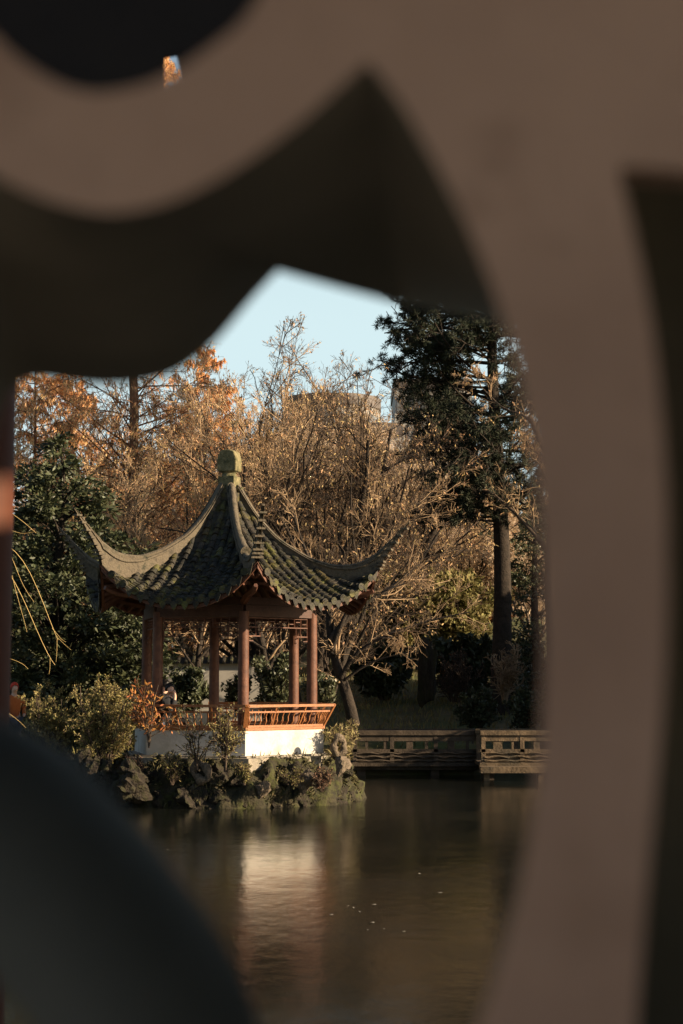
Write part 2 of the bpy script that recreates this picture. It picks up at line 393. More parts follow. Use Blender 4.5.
# invert: at lateral w, for given t -> s
def row_pt(k, w, t):
    rc = .30+(RMAX-.30)*t; s = w/(rc*.5)
    return s
for k in range(6):
    G = np.array([[surf_w(k, s, t) for s in np.linspace(-1,1,25)] for t in np.linspace(0,1,31)])
    base = MB().grid(G)
    roof = base.build('roof_face', M['tile'], PAV, smooth=True)
    sf = G.copy(); sf[:,:,2] -= .07
    # underside
    G2 = sf[8:]; MB().grid(G2[:,::-1]).build('soffit', M['dkred'], PAV, smooth=True)
    rng = np.random.default_rng(k+3)
    tl = MB(); caps = MB(); drips = MB()
    sp = .245; nrow = 7
    for i in range(-nrow, nrow+1):
        w = i*sp
        # cover tile row, from t_start (where the row meets the hip) to the eave
        tmin = max(.02, (abs(w)/.5/.96-.30)/(RMAX-.30)) if abs(w) > 0 else .02
        if tmin > .97: continue
        L = (1-tmin)*3.5; nt_ = max(2, int(L/.17)); 
        tt = np.linspace(tmin, 1.012, nt_+1)
        for j in range(nt_):
            t0, t1 = tt[j], tt[j+1]+.004
            p0 = surf_w(k, np.clip(row_pt(k,w,t0),-1,1), t0); p1 = surf_w(k, np.clip(row_pt(k,w,t1),-1,1), t1)
            jit = rng.normal(size=3)*.008
            p0 = p0+jit; p1 = p1+jit
            d = unit(p1-p0); th = ANG[k]+pi/6; u = np.array([-sin(th),cos(th),0]); nn_ = unit(np.cross(d,u)); 
            if nn_[2] < 0: nn_ = -nn_
            V = []
            for p, r in ((p0,.062),(p1,.078)):
                for q_ in range(7):
                    a = pi*q_/6; V.append(p+u*cos(a)*r+nn_*(sin(a)*r+(.0 if r<.07 else .012)))
            V.append(p1+nn_*.01)
            F = [[q_,q_+1,q_+8,q_+7] for q_ in range(6)]+[[7+q_,8+q_,14] for q_ in range(6)]
            tl.add(V, F)
        # eave cap disc
        p = surf_w(k, np.clip(row_pt(k,w,1),-1,1), 1.0); th = ANG[k]+pi/6
        o_ = np.array([cos(th),sin(th),0]); u = np.array([-sin(th),cos(th),0])
        V = [p+o_*.05+np.array([0,0,.03])]
        for q_ in range(12): V.append(p+o_*.05+u*cos(q_*pi/6)*.082+np.array([0,0,.03+sin(q_*pi/6)*.082]))
        for q_ in range(12): V.append(p-o_*.03+u*cos(q_*pi/6)*.078+np.array([0,0,.03+sin(q_*pi/6)*.078]))
        caps.add(V, [[0,1+q_,1+(q_+1)%12] for q_ in range(12)]+[[1+q_,13+q_,13+(q_+1)%12,1+(q_+1)%12] for q_ in range(12)])
        # drip tile between rows
        if i < nrow:
            w2 = w+sp/2
            s2 = row_pt(k,w2,1)
            if abs(s2) < .97:
                pa = surf_w(k, s2, 1.0)
                pu = surf_w(k, min(1,s2+.05),1.0)-surf_w(k, s2-.05,1.0); pu = unit(pu)
                V = []
                prof = [(-.1,.015),(-.075,-.05),(-.045,-.11),(0,-.17),(.045,-.11),(.075,-.05),(.1,.015)]
                for off in (.045,.025):
                    for x_, z_ in prof: V.append(pa+o_*off+pu*x_+np.array([0,0,z_]))
                F = [[0,1,2,3,4,5,6],[13,12,11,10,9,8,7]]+[[q_,7+q_,8+q_,q_+1] for q_ in range(6)]
                drips.add(V, F)
        # channel tiles: shallow overlapping slabs between rows
        if i < nrow:
            w2 = w+sp/2; tm = max(.03,(abs(w2)/.5/.93-.30)/(RMAX-.30))
            if tm < .95:
                nt2 = max(2,int((1-tm)*3.5/.13)); t2 = np.linspace(tm,1.0,nt2+1)
                for j in range(nt2):
                    V = []
                    for t_, dz in ((t2[j],.012),(t2[j+1],.034)):
                        for x_ in (-.085,0,.085):
                            ww = w2+x_; s_ = np.clip(row_pt(k,ww,t_),-1,1)
                            V.append(surf_w(k,s_,t_)+np.array([0,0,dz-(.014 if x_==0 else 0)]))
                    for x_ in (-.085,0,.085):
                        ww = w2+x_; s_ = np.clip(row_pt(k,ww,t2[j+1]),-1,1); V.append(surf_w(k,s_,t2[j+1])+np.array([0,0,.006]))
                    tl.add(V, [[0,1,4,3],[1,2,5,4],[3,4,7,6],[4,5,8,7]])
    tl.build('tile_rows', M['tile'], roof)
    caps.build('eave_caps', M['tile'], roof)
    drips.build('drip_tiles', M['tile'], roof)
    # fascia board behind drip tiles and rafter row
    fb = MB(); Gf = []
    for s in np.linspace(-.99,.99,33):
        p = surf_w(k,s,.992); Gf.append([p+np.array([0,0,-.02]), p+np.array([0,0,-.15])])
    Gf = np.array(Gf); th = ANG[k]+pi/6; o_ = np.array([cos(th),sin(th),0])
    Gb = Gf-o_*.05
    fb.grid(Gf); fb.grid(Gb[:,::-1]); fb.grid(np.stack([Gf[:,1],Gb[:,1]],1))
    fb.build('fascia_board', M['redwood'], PAV)
    rf = MB()
    for i in range(-7,8):
        w = i*.23; s1 = row_pt(k,w,.98)
        if abs(s1) > .95: continue
        t0 = .52 if abs(w) < .9 else min(.9,(abs(w)/.5/.95-.3)/(RMAX-.3))
        if t0 > .93: continue
        p0 = surf_w(k,np.clip(row_pt(k,w,t0),-1,1),t0); p1 = surf_w(k,s1,.975)
        rf.bar(p0+np.array([0,0,-.14]), p1+np.array([0,0,-.125]), .06, .07)
    rf.build('rafters', M['redwood'], PAV)
# hip ridges
RR = np.array([.25,.5,.8,1.2,1.9,2.45,2.97,3.3,3.58,3.84,4.16])
RZ = np.array([6.98,6.55,6.15,5.76,5.36,5.18,5.20,5.35,5.56,5.80,6.11])
for k in range(6):
    dz = [.0,-.08,-.05,0,0,.06][k]
    a = ANG[k]; e = np.array([cos(a),sin(a),0]); u = np.array([-sin(a),cos(a),0])
    rs = np.concatenate([np.linspace(.25,3.45,34), np.linspace(3.5,4.16,10)])
    top = np.interp(rs, RR, RZ)
    # smooth the polyline
    for _ in range(3): top[1:-1] = (top[:-2]+top[1:-1]*2+top[2:])/4
    top = top + dz*np.clip(rs/2,0,1)
    if k == 2: top = top - np.interp(rs,[2.2,4.1],[0,.62])
    bot = np.where(rs<=3.47, np.interp(rs, CR, CZ)-.03, 0)
    mask = rs>3.47
    bot[mask] = np.interp(rs[mask], [3.47,3.56,3.72,3.92,4.16], [5.06,5.22,5.48,5.76,6.07] if k != 2 else [4.95,5.02,5.1,5.25,5.4])+dz
    wd = np.interp(rs, [.25,1.5,2.5,3.3,4.1],[.085,.075,.075,.065,.03])
    rid = MB()
    G = []
    for r, t_, b_, w_ in zip(rs, top, bot, wd):
        t_ = max(t_, b_+.02); h = t_-b_
        ring_ = [(-w_*.8,b_),(-w_*.8,b_+h*.62),(-w_*1.25,b_+h*.66),(-w_*1.25,b_+h*.76),(-w_*.75,b_+h*.80),(-w_*.9,t_-h*.10),(-w_*.45,t_-h*.02),(0,t_),(w_*.45,t_-h*.02),(w_*.9,t_-h*.10),(w_*.75,b_+h*.80),(w_*1.25,b_+h*.76),(w_*1.25,b_+h*.66),(w_*.8,b_+h*.62),(w_*.8,b_)]
        G.append([e*r+u*x_+np.array([0,0,z_]) for x_, z_ in ring_])
    G = np.array(G); rid.grid(G)
    last = G[-1]; rid.add(last, [list(range(15))])
    ro = rid.build('hip_ridge', M['ridge'], PAV, smooth=True, angle=35)
    # stepped tile stack along the outer edge of the upturned end
    st = MB()
    for q_ in range(8 if k != 2 else 3):
        f = q_/7; r = np.interp(f,[0,.3,.6,1],[3.50,3.58,3.76,4.08]); z = np.interp(f,[0,.3,.6,1],[5.08,5.24,5.52,5.94])+dz
        st.box(e*(r-.02)+np.array([0,0,z]), (.10+.03*(q_%2), .25-.10*f, .04), rz=a)
        if q_ < 7: st.box(e*(r-.035)+np.array([0,0,z+.07]), (.06,.07,.10), rz=a)
    st.build('end_tiles', M['ridge'], ro)
    # thick round-nosed upper ridge roll that stops half-way
    pts = [e*r+np.array([0,0,np.interp(r,RR,RZ)+dz*min(1,r/2)+.02]) for r in np.linspace(.3,2.15,12)]
    if k == 0: MB().tube(pts, [.07]*6+[.075,.08,.085,.09,.10,.11], 10).build('ridge_roll', M['ridge'], ro, smooth=True, angle=50)
    # hip rafter below the corner
    pts = [e*1.8+np.array([0,0,4.22]), e*2.6+np.array([0,0,4.40]), e*3.0+np.array([0,0,4.42]), e*3.2+np.array([0,0,4.46]), e*3.35+np.array([0,0,4.52])]
    MB().tube(pts, [.09,.085,.075,.06,.045], 6).build('hip_rafter', M['redwood'], PAV, smooth=True, angle=40)
# finial
fin = hexprism(.34,6.45,6.75)
fin.build('roof_collar', M['tile'], PAV)
f = MB().box((0,0,6.93),(.38,.38,.40),rz=radians(-20)).build('finial_base', M['finial'], PAV)
MB().lathe([(.17,7.13),(.16,7.17),(.15,7.20),(.19,7.235)],16).build('finial_neck', M['finial'], PAV, smooth=True, angle=40)
fc = MB()
prof = [(-0.220,7.24),(-0.233,7.30),(-0.233,7.50),(-0.211,7.60),(-.17,7.69),(-.08,7.735),(.08,7.735),(.17,7.69),(0.211,7.60),(0.233,7.50),(0.233,7.30),(0.220,7.24)]
V = [(x_,-.17,z_) for x_,z_ in prof]+[(x_,.17,z_) for x_,z_ in prof]
n = len(prof); R_ = radians(-20)
V = [(x_*cos(R_)-y_*sin(R_), x_*sin(R_)+y_*cos(R_), z_) for x_,y_,z_ in V]
fc.add(V, [list(range(n)), list(range(2*n-1,n-1,-1))]+[[i,n+i,n+(i+1)%n,(i+1)%n] for i in range(n)])
o = fc.build('finial_cap', M['finial'], PAV)
bv = o.modifiers.new('bev','BEVEL'); bv.width=.025; bv.segments=2
for sx in (-1,1):
    MB().tube([np.array([sx*.30*cos(R_),sx*.30*sin(R_),6.80+.02*q_]) for q_ in range(2)]+[np.array([sx*.2*cos(R_),sx*.2*sin(R_),6.86])],[.08,.08,.05],10).build('finial_scroll', M['finial'], PAV, smooth=True, angle=50)

# ---------------------------------------------------------------- people
def skinmesh(name, m, J, E, parent, root=0, sub=2):
    me = bpy.data.meshes.new(name); me.from_pydata([j[:3] for j in J], E, []); me.update()
    o = bpy.data.objects.new(name, me); COL.objects.link(o)
    o.modifiers.new('skin','SKIN')
    me.skin_vertices.new() if not me.skin_vertices else None
    sv = me.skin_vertices[0].data
    for i, j in enumerate(J):
        r = j[3]; sv[i].radius = (r, r) if not hasattr(r,'__len__') else r
        sv[i].use_root = (i == root)
    s_ = o.modifiers.new('sub','SUBSURF'); s_.levels = sub; s_.render_levels = sub
    dg = bpy.context.evaluated_depsgraph_get(); me2 = bpy.data.meshes.new_from_object(o.evaluated_get(dg))
    bpy.data.objects.remove(o)
    me2.materials.clear(); me2.materials.append(m)
    me2.polygons.foreach_set('use_smooth',[True]*len(me2.polygons))
    o = bpy.data.objects.new(name, me2); COL.objects.link(o); o.parent = parent
    return o
def person(label, loc, rz, seated, top, bottom, hat=None, hand=None, group=None, look=0.0):
    t = thing('person', label, 'person', loc, rz, group)
    # faces +x in local space, pelvis at z = hp
    hp = .10 if seated else .92
    H = hp
    J = [(0,0,H,.12),(0,0,H+.22,.12),(.0,0,H+.42,.13),(0,0,H+.51,.06),(.01,0,H+.56,.055),(.03,0,H+.62,.08),(.035,0,H+.69,.098),(.02,0,H+.76,.07)]
    E = [(i,i+1) for i in range(7)]
    J.append((.035+.105*cos(look),.105*sin(look),H+.64,.018)); E.append((6,8))     # nose
    for s in (-1,1):
        n0 = len(J)
        if hand and s == -1: arm = [(0,s*.19,H+.44,.05),(.10,s*.27,H+.22,.04),(.17,s*.17,H+.50,.032),(.15,s*.11,H+.62,.03),(.13,s*.10,H+.68,.02)]
        else: arm = [(0,s*.19,H+.44,.05),(.0,s*.25,H+.20,.04),(.16,s*.2,H+.06,.032),(.24,s*.16,H+.05,.03),(.29,s*.15,H+.04,.02)]
        J += arm; E += [(2,n0)]+[(n0+i,n0+i+1) for i in range(4)]
        n0 = len(J)
        if seated: leg = [(.06,s*.10,H-.0,.085),(.44,s*.12,H+.0,.06),(.45,s*.12,H-.25,.05),(.44,s*.12,H-.45,.035),(.58,s*.13,H-.50,.035)]
        else: leg = [(.0,s*.10,H-.08,.085),(.02,s*.11,H-.45,.06),(.0,s*.11,H-.65,.05),(-.02,s*.11,H-.84,.035),(.12,s*.12,H-.88,.035)]
        J += leg; E += [(0,n0)]+[(n0+i,n0+i+1) for i in range(4)]
    skinmesh('body', M['skin'], J, E, t)
    # jacket
    K = [(0,0,H-.02,.16),(0,0,H+.2,.15),(0,0,H+.43,.165),(0,0,H+.55,.095)]; Ek = [(0,1),(1,2),(2,3)]
    for s in (-1,1):
        n0 = len(K)
        if hand and s == -1: arm = [(0,s*.20,H+.44,.075),(.10,s*.27,H+.22,.06),(.165,s*.18,H+.48,.05)]
        else: arm = [(0,s*.20,H+.44,.075),(.0,s*.25,H+.20,.06),(.15,s*.2,H+.065,.05)]
        K += arm; Ek += [(2,n0),(n0,n0+1),(n0+1,n0+2)]
    skinmesh('jacket', top, K, Ek, t)
    K = [(0,0,H,.145)]; Ek = []
    for s in (-1,1):
        n0 = len(K)
        if seated: leg = [(.06,s*.10,H,.10),(.44,s*.12,H+.01,.075),(.45,s*.12,H-.25,.062),(.445,s*.12,H-.43,.055)]
        else: leg = [(.0,s*.10,H-.08,.10),(.02,s*.11,H-.45,.075),(.0,s*.11,H-.65,.062),(-.02,s*.11,H-.82,.055)]
        K += leg; Ek += [(0,n0)]+[(n0+i,n0+i+1) for i in range(3)]
    skinmesh('trousers', bottom, K, Ek, t)
    # hair / hat: cap over back and top of the head
    hb = MB(); V = []; 
    c = np.array([.008,0,H+.705]); nl, nm = 9, 16
    G = np.zeros((nl,nm+1,3))
    for i in range(nl):
        th = (i/(nl-1))*radians(118)
        for j in range(nm+1):
            ph = 2*pi*j/nm
            front = max(0,cos(ph-look)); th2 = th*(1-.45*front)
            rr = .112*(1+.03*sin(5*ph+i))
            G[i,j] = c+np.array([rr*sin(th2)*cos(ph), rr*.92*sin(th2)*sin(ph), rr*1.1*cos(th2)])
    hb.grid(G)
    hb.build('hat' if hat else 'hair', hat or M['hair'], t, smooth=True)
    return t
pp = P(172,700,36.75)
person('person in a black jacket seated in the pavilion, one hand raised to the face', (pp[0]-.04,36.55,1.615), radians(-8), True, M['blackcloth'], M['blackcloth'], hand=True, look=radians(-60))
pp = P(166,700,38.6)
person('dark haired person seated farther back in the pavilion, only the head showing', (pp[0]-.02,38.65,1.70), radians(120), True, M['blackcloth'], M['blue'])
pp = P(14,700,40)
hz = P(14,684,40)[2]
person('person in a red hood and orange coat behind the shrub at the left edge', (pp[0],40,hz-1.70), radians(-60), False, M['orangecloth'], M['blue'], hat=M['redcloth'])
pp = P(414,632,67); 
person('person in a pale checked shirt on the slope behind the dark standing stone', (pp[0],67,pp[2]-1.78), radians(-100), False, M['check'], M['blue'], hat=M['skin'])

# ---------------------------------------------------------------- rocks
def rockmesh(seed, sub=3, rough=.35, name='rock'):
    import bmesh
    rng = np.random.default_rng(seed)
    bm = bmesh.new(); bmesh.ops.create_icosphere(bm, subdivisions=sub, radius=1)
    co = np.array([v.co[:] for v in bm.verts])
    # planar cuts for facets
    for _ in range(9):
        nrm = unit(rng.normal(size=3)); d = rng.uniform(.55,.85)
        pr = co@nrm; over = pr>d; co[over] -= np.outer((pr[over]-d)*.9, nrm)
    for f, a in ((2.2,.16),(4.8,.13),(10,.08),(19,.035)):
        ph = rng.uniform(0,6,9)
        dsp = np.sin(co[:,0]*f+ph[0]+2*np.sin(co[:,1]*f*.7+ph[1]))*np.sin(co[:,1]*f+ph[2]+np.sin(co[:,2]*f+ph[3]))+.6*np.sin(co[:,2]*f*1.3+ph[4]+co[:,0]*f)
        co = co*(1+a*dsp[:,None])
    for v, c in zip(bm.verts, co): v.co = c
    me = bpy.data.meshes.new(name); bm.to_mesh(me); bm.free()
    me.polygons.foreach_set('use_smooth',[True]*len(me.polygons)); me.set_sharp_from_angle(angle=radians(38))
    return me
RM = []
for i in range(6):
    me = rockmesh(i+1,4); me.materials.append(M['rock']); RM.append(me)
RP = []
for i in range(3):
    me = rockmesh(i+31); me.materials.append(M['rockpale']); RP.append(me)
def rock(me, loc, s, rot, label, group=None, name='rock'):
    o = bpy.data.objects.new(name, me); COL.objects.link(o); o.location = loc; o.scale = s; o.rotation_euler = rot
    return tag(o, label, 'rock', group)
rr = random.Random(5)
RG = 'rocks piled round the pavilion islet'
for i in range(46):   # lower row at the waterline
    a = radians(-205+ (i/45)*250 + rr.uniform(-3,3)); r = 2.62+rr.uniform(-.12,.15)
    s = rr.uniform(.20,.36)
    rock(rr.choice(RM), (CX+r*cos(a), CY+r*sin(a), rr.uniform(.0,.18)), (s*rr.uniform(.9,1.3), s, s*rr.uniform(.8,1.3)), (rr.uniform(0,3),rr.uniform(0,3),rr.uniform(0,6)), 'mossy dark rock at the waterline of the pavilion islet', RG+' at the waterline')
for i in range(40):   # upper row
    a = radians(-200+ (i/39)*235 + rr.uniform(-3,3)); r = 2.52+rr.uniform(-.1,.14)
    s = rr.uniform(.17,.32)
    rock(rr.choice(RM), (CX+r*cos(a), CY+r*sin(a), rr.uniform(.42,.70)), (s*rr.uniform(.9,1.3), s, s*rr.uniform(.7,1.2)), (rr.uniform(0,3),rr.uniform(0,3),rr.uniform(0,6)), 'mossy dark rock in the upper course just under the pavilion slab', RG+' under the slab')
for i in range(26):   # left bank rocks
    px = 30+i*4.2; Y = 36.4-.05*i+rr.uniform(-.3,.3)
    p = P(px+rr.uniform(-4,4), 790+rr.uniform(-22,8), Y); s = rr.uniform(.2,.38)
    rock(rr.choice(RM), (p[0],Y,max(.0,p[2])), (s*1.2,s,s*.9), (rr.uniform(0,3),rr.uniform(0,3),rr.uniform(0,6)), 'dark rock in the overgrown bank left of the pavilion islet', 'rocks in the bank left of the islet')
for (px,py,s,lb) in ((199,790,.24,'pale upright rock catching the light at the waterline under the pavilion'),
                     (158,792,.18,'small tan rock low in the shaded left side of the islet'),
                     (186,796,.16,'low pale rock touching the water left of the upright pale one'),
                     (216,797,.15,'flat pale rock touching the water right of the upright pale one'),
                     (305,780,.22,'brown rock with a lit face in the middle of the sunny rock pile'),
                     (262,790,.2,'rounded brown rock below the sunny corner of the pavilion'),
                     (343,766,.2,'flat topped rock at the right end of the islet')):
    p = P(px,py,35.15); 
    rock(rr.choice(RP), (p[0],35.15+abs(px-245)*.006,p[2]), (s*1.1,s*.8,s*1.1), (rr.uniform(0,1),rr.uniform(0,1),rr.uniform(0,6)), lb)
def holed(loc, s, rz, label):
    mb = MB(); n, k = 22, 10; G = np.zeros((n+1,k+1,3)); rg = np.random.default_rng(int(abs(loc[0])*100))
    ph = rg.uniform(0,6,4)
    for i in range(n+1):
        a = 2*pi*i/n
        for j in range(k+1):
            b_ = 2*pi*j/k; rm = .62+.1*sin(2*a+ph[0])+.06*sin(5*a+ph[1]); rt = .34+.09*sin(3*a+ph[2])+.04*sin(7*a)*sin(2*b_+ph[3])
            G[i,j] = ((rm+rt*cos(b_))*cos(a), rt*.9*sin(b_), (rm+rt*cos(b_))*sin(a)*1.15)
    mb.grid(G); o = mb.build('holed_rock', M['rockpale'], smooth=True); o.location = loc; o.scale = (s,s,s); o.rotation_euler = (0,0,rz)
    tag(o, label, 'rock')
p = P(339,746,36.6); holed((p[0],36.6,p[2]), .21, .3, 'pierced garden rock with a round hole beside the sunny end of the white parapet')
p = P(201,772,35.2); holed((p[0],35.2,p[2]), .24, -.4, 'pierced pale rock high in the shaded rock pile below the left parapet')

# dark standing stone on the right bank
p = P(430,690,60)
me = rockmesh(77); me.materials.append(M['rock'])
rock(me, (X(427,57),57,P(430,672,57)[2]), (.42,.4,1.35), (0,.1,.5), 'tall dark standing stone on the shaded slope behind the bridge', name='standing_stone')

def moundtop(r): return np.interp(r,[2.3,2.55,2.85,3.05],[.96,.74,.3,-.4])
rng = np.random.default_rng(17); G=[]
for i in range(241):
    a = 2*pi*i/240; row=[]
    for j,r_ in enumerate(np.linspace(2.3,3.05,16)):
        nz = .10*sin(9*a+r_*7)+.07*sin(23*a-r_*13)+.05*sin(41*a+r_*29)
        rr2 = r_+nz*.9; row.append((rr2*cos(a), rr2*sin(a), float(moundtop(r_))+.10*sin(17*a+r_*11)*(0<j)+.05*sin(37*a+5*r_)*(0<j)))
    G.append(row)
o = MB().grid(np.array(G)[:,::-1]).build('islet_bank', mat('mossy_bank',(.012,.011,.007),(.05,.042,.022),3.5,.95,.9,12,spots=((.05,.052,.015),3,.48,.6)), smooth=True); o.location=(CX,CY,0)
tag(o, kind='structure')
n=9000; a_=rng.uniform(0,2*pi,n); r_=rng.uniform(2.35,2.95,n); pz_=moundtop(r_)+.08+rng.normal(size=n)*.05
k=(np.sin(a_*11+r_*5)+np.sin(a_*27-r_*9)>-.3)
C=np.stack([CX+r_*np.cos(a_),CY+r_*np.sin(a_),pz_],1)[k]; D=np.stack([np.cos(a_)*.6,np.sin(a_)*.6,rng.normal(size=n)*.5+.1],1)[k]+rng.normal(size=(k.sum(),3))*.3
tag(MB().add(*leaves(C,D,.13*rng.uniform(.4,1.5,len(C)),.03,rng)).build('ground_cover', M['moss']),'low grass and moss hanging over the islet rocks','ground cover',kind='stuff')
# ---------------------------------------------------------------- bridge
zt = P(420,731,47)[2]
def bridge_seg(xa, xb, Y, ztop, label, m1, m2, lit):
    z = lambda py: P(400,py,Y)[2]; rb = random.Random(int(Y*10))
    t = thing('footbridge', label, 'bridge', ((xa+xb)/2, Y, 0))
    L = xb-xa
    k0 = -(L)/2; k1 = L/2
    def bx(name, x0, x1, z0, z1, y0, y1, m): 
        return MB().box(((x0+x1)/2,(y0+y1)/2,(z0+z1)/2),(x1-x0,y1-y0,z1-z0)).build(name, m, t)
    bx('top_rail', k0, k1, z(735), z(730.5), -.14, .10, m1)
    bx('far_rail', k0, k1, z(735), z(730.5), 1.5, 1.7, m1)
    bx('upper_plank', k0+.03, k1-.03, z(741), z(735)-.003, -.09, -.03, m1)
    bx('lower_rail', k0, k1, z(752), z(749), -.1, -.0, m1)
    n = max(2,int(L/.95))
    for i in range(n+1):
        x = k0+.08+(L-.16)*i/n + (rb.uniform(-.12,.12) if 0<i<n else 0)
        bx('post', x-.055, x+.055, z(763), z(735)-.002, -.10, .02, m1)
        bx('post', x-.055, x+.055, z(763), z(735)-.002, 1.54, 1.66, m1)
    for i in range(n):
        x0 = k0+.08+(L-.16)*i/n; x1 = k0+.08+(L-.16)*(i+1)/n
        bx('filler_block', x0+(x1-x0)*.25, x0+(x1-x0)*.25+rb.uniform(.05,.25), z(749)+.002, z(735)-.002, -.07, -.01, m1)
        bx('filler_block', x0+(x1-x0)*.70, x0+(x1-x0)*.70+rb.uniform(.05,.1), z(749)+.002, z(735)-.002, -.07, -.01, m1)
    # carved cloud panel
    cp = MB(); xx = np.linspace(k0+.1,k1-.1,int(L*14)+2)
    for row,(za,amp) in enumerate(((753,.035),(757,.045),(760.5,.03))):
        pts = [(x, -.085-.01*row, z(za)+amp*abs(sin((x*2.4+row*.9)*pi/1.3))-.02) for x in xx]
        cp.tube(pts, .028, 6)
    cp.box((0,-.04,(z(752)+z(763))/2),(L-.06,.03,z(752)-z(763)))
    cp.build('carved_panel', m1, t)
    bx('deck', k0-.02, k1+.02, z(766), z(762.5), -.16, 1.72, m1)
    bx('deck_beam', k0, k1, z(770), z(766)-.002, .0, .2, m2)
    for i in range(0,n+1,2):
        x = k0+.25+(L-.5)*i/n
        bx('pier', x-.12, x+.12, -.6, z(770)-.002, .1, 1.4, m2)
    return t
b1 = bridge_seg(P(352,730,47)[0], P(481,730,47)[0], 47, zt, 'long dark span of the low wooden footbridge in the shade', M['bridge_shade'], M['bridge_shade'], 0)
b2 = bridge_seg(P(480,730,45.2)[0], P(480,730,45.2)[0]+6.5, 45.2, zt, 'sunlit nearer span of the low wooden footbridge at the right', M['bridge'], M['bridge_shade'], 1)
Y = 44.6; x0 = P(479,770,Y)[0]
bt = MB()
bt.box((x0+.9, Y, P(0,769.5,Y)[2]), (1.75,.5,.16)); bt.box((x0+.2,Y+.1,-.1),(.14,.3,.66)); bt.box((x0+1.6,Y+.1,-.1),(.14,.3,.66))
tag(bt.build('landing_step', M['bridge']), 'low plank step standing in the water beside the sunlit bridge span', 'step')

# ---------------------------------------------------------------- trees & plants
def finish(root, segs, m_tr, leafs, m_lf, twigs=None, m_tw=None):
    tr = MB()
    for (Pn,R,k) in segs: tr.add(*tubes(Pn,R,k))
    tr.build('trunk', m_tr, root, smooth=True)
    if twigs or leafs:
        if twigs:
            tw = MB()
            for (Pn,R,k) in twigs: tw.add(*tubes(Pn,R,k))
            cr = tw.build('twigs', m_tw or m_tr, root)
        if leafs:
            lf = MB()
            for V,F in leafs: lf.add(V,F)
            lf.build('crown', m_lf, root)
def bare_tree(name, label, x, y, H, seed, stems=3, lean=.35, spread=1.0, m_tr=None, m_tw=None, m_lf=None, leaf=.0, lsz=.10, dens=1.0, group=None, base=None, cat='tree', tw=.011, start=.25, asp=.36):
    rng = np.random.default_rng(seed)
    z0 = float(ground(x,y)) if base is None else base
    root = thing(name, label, cat, (x,y,z0-.1), 0, group)
    P0 = []; 
    for i in range(stems):
        a = 2*pi*i/stems+rng.uniform(-.5,.5); ln = lean*rng.uniform(.5,1.2) if stems>1 else lean*.3
        d = unit(np.array([cos(a)*ln,sin(a)*ln,1.])); pts = [np.array([cos(a),sin(a),0])*.08*(stems>1)]
        for q in range(9):
            d = unit(d+rng.normal(size=3)*.10+np.array([0,0,.03])); pts.append(pts[-1]+d*H*.82/9*rng.uniform(.85,1.15))
        P0.append(pts)
    P0 = np.array(P0); R0 = np.linspace(1,.22,10)[None,:]*H*(.017 if stems>1 else .026)*np.ones((stems,1))
    P1,R1 = grow(P0,R0,int(10*dens),(start,.98),.58*spread,(22,52),8,.13,.06,.5,rng)
    P2,R2 = grow(P1,R1,int(8*dens),(.15,1),.46,(20,50),6,.15,.05,.5,rng)
    P3,R3 = grow(P2,R2,6,(.1,1),.55,(25,60),5,.2,.04,.6,rng)
    P4,R4 = grow(P3,R3,5,(.1,1),.6,(20,50),4,.15,.02,.6,rng)
    R2 = np.maximum(R2*.8,tw*1.0); R3 = np.maximum(R3*.8,tw*.6); R4 = np.maximum(R4*.8,tw*.38)
    leafs = []
    if leaf:
        C,D = along(P4, max(1,int(leaf)), rng, (.2,1))
        if leaf < 1: k = rng.random(len(C))<leaf; C,D = C[k],D[k]
        D = D*.4+rng.normal(size=D.shape)*.4+np.array([0,0,-.6])
        leafs.append(leaves(C,D,lsz*rng.uniform(.6,1.4,len(C)),lsz*asp,rng))
    finish(root, [(P0,R0,9),(P1,R1,6)], m_tr or M['bark'], leafs, m_lf or M['bud'], [(P2,R2,4),(P3,R3,3),(P4,R4,3)], m_tw or M['twig'])
    return root
def redwood(label, x, y, H, seed, rad, m_lf=None, dens=1.0, base=None):
    rng = np.random.default_rng(seed); z0 = float(ground(x,y))
    root = thing('dawn_redwood', label, 'tree', (x,y,z0-.1), 0, 'rust coloured conifers behind the pavilion')
    n = 14; P0 = np.array([[[rng.normal()*.05,rng.normal()*.05,H*i/(n-1)] for i in range(n)]]); R0 = np.linspace(.19,.025,n)[None]*H/22
    c = int(105*dens); tt = rng.uniform(.12,.99,c); az = rng.uniform(0,2*pi,c)
    L = rad*(1-tt)**.65*rng.uniform(.75,1.15,c)+.3
    pos = np.stack([0*tt,0*tt,tt*H],1); el = radians(1)*rng.uniform(8,42,c)
    d = np.stack([np.cos(az)*np.cos(el),np.sin(az)*np.cos(el),np.sin(el)],1)
    pts=[pos]
    for q in range(7):
        d = unit(d+rng.normal(size=d.shape)*.08+np.array([0,0,-.02])); pts.append(pts[-1]+d*(L/7)[:,None])
    P1 = np.stack(pts,1); R1 = (L*.007+.009)[:,None]*np.linspace(1,.25,8)[None]
    P2,R2 = grow(P1,R1,8,(.05,1),.34,(35,65),5,.12,-.03,.5,rng)
    P3,R3 = grow(P2,R2,6,(.1,1),.6,(30,60),4,.15,-.10,.6,rng)
    C,D = along(P3,7,rng,(.05,1)); D = D*.4+rng.normal(size=D.shape)*.22+np.array([0,0,-.8])
    lf = leaves(C+np.array([0,0,-.06]),D,  .21*rng.uniform(.5,1.5,len(C)),.026,rng)
    finish(root,[(P0,R0,10),(P1,R1,5)],M['barkred'],[lf],m_lf or M['orange'],[(P2,np.maximum(R2,.012),3),(P3,np.maximum(R3,.008),3)],M['barkred'])
    return root
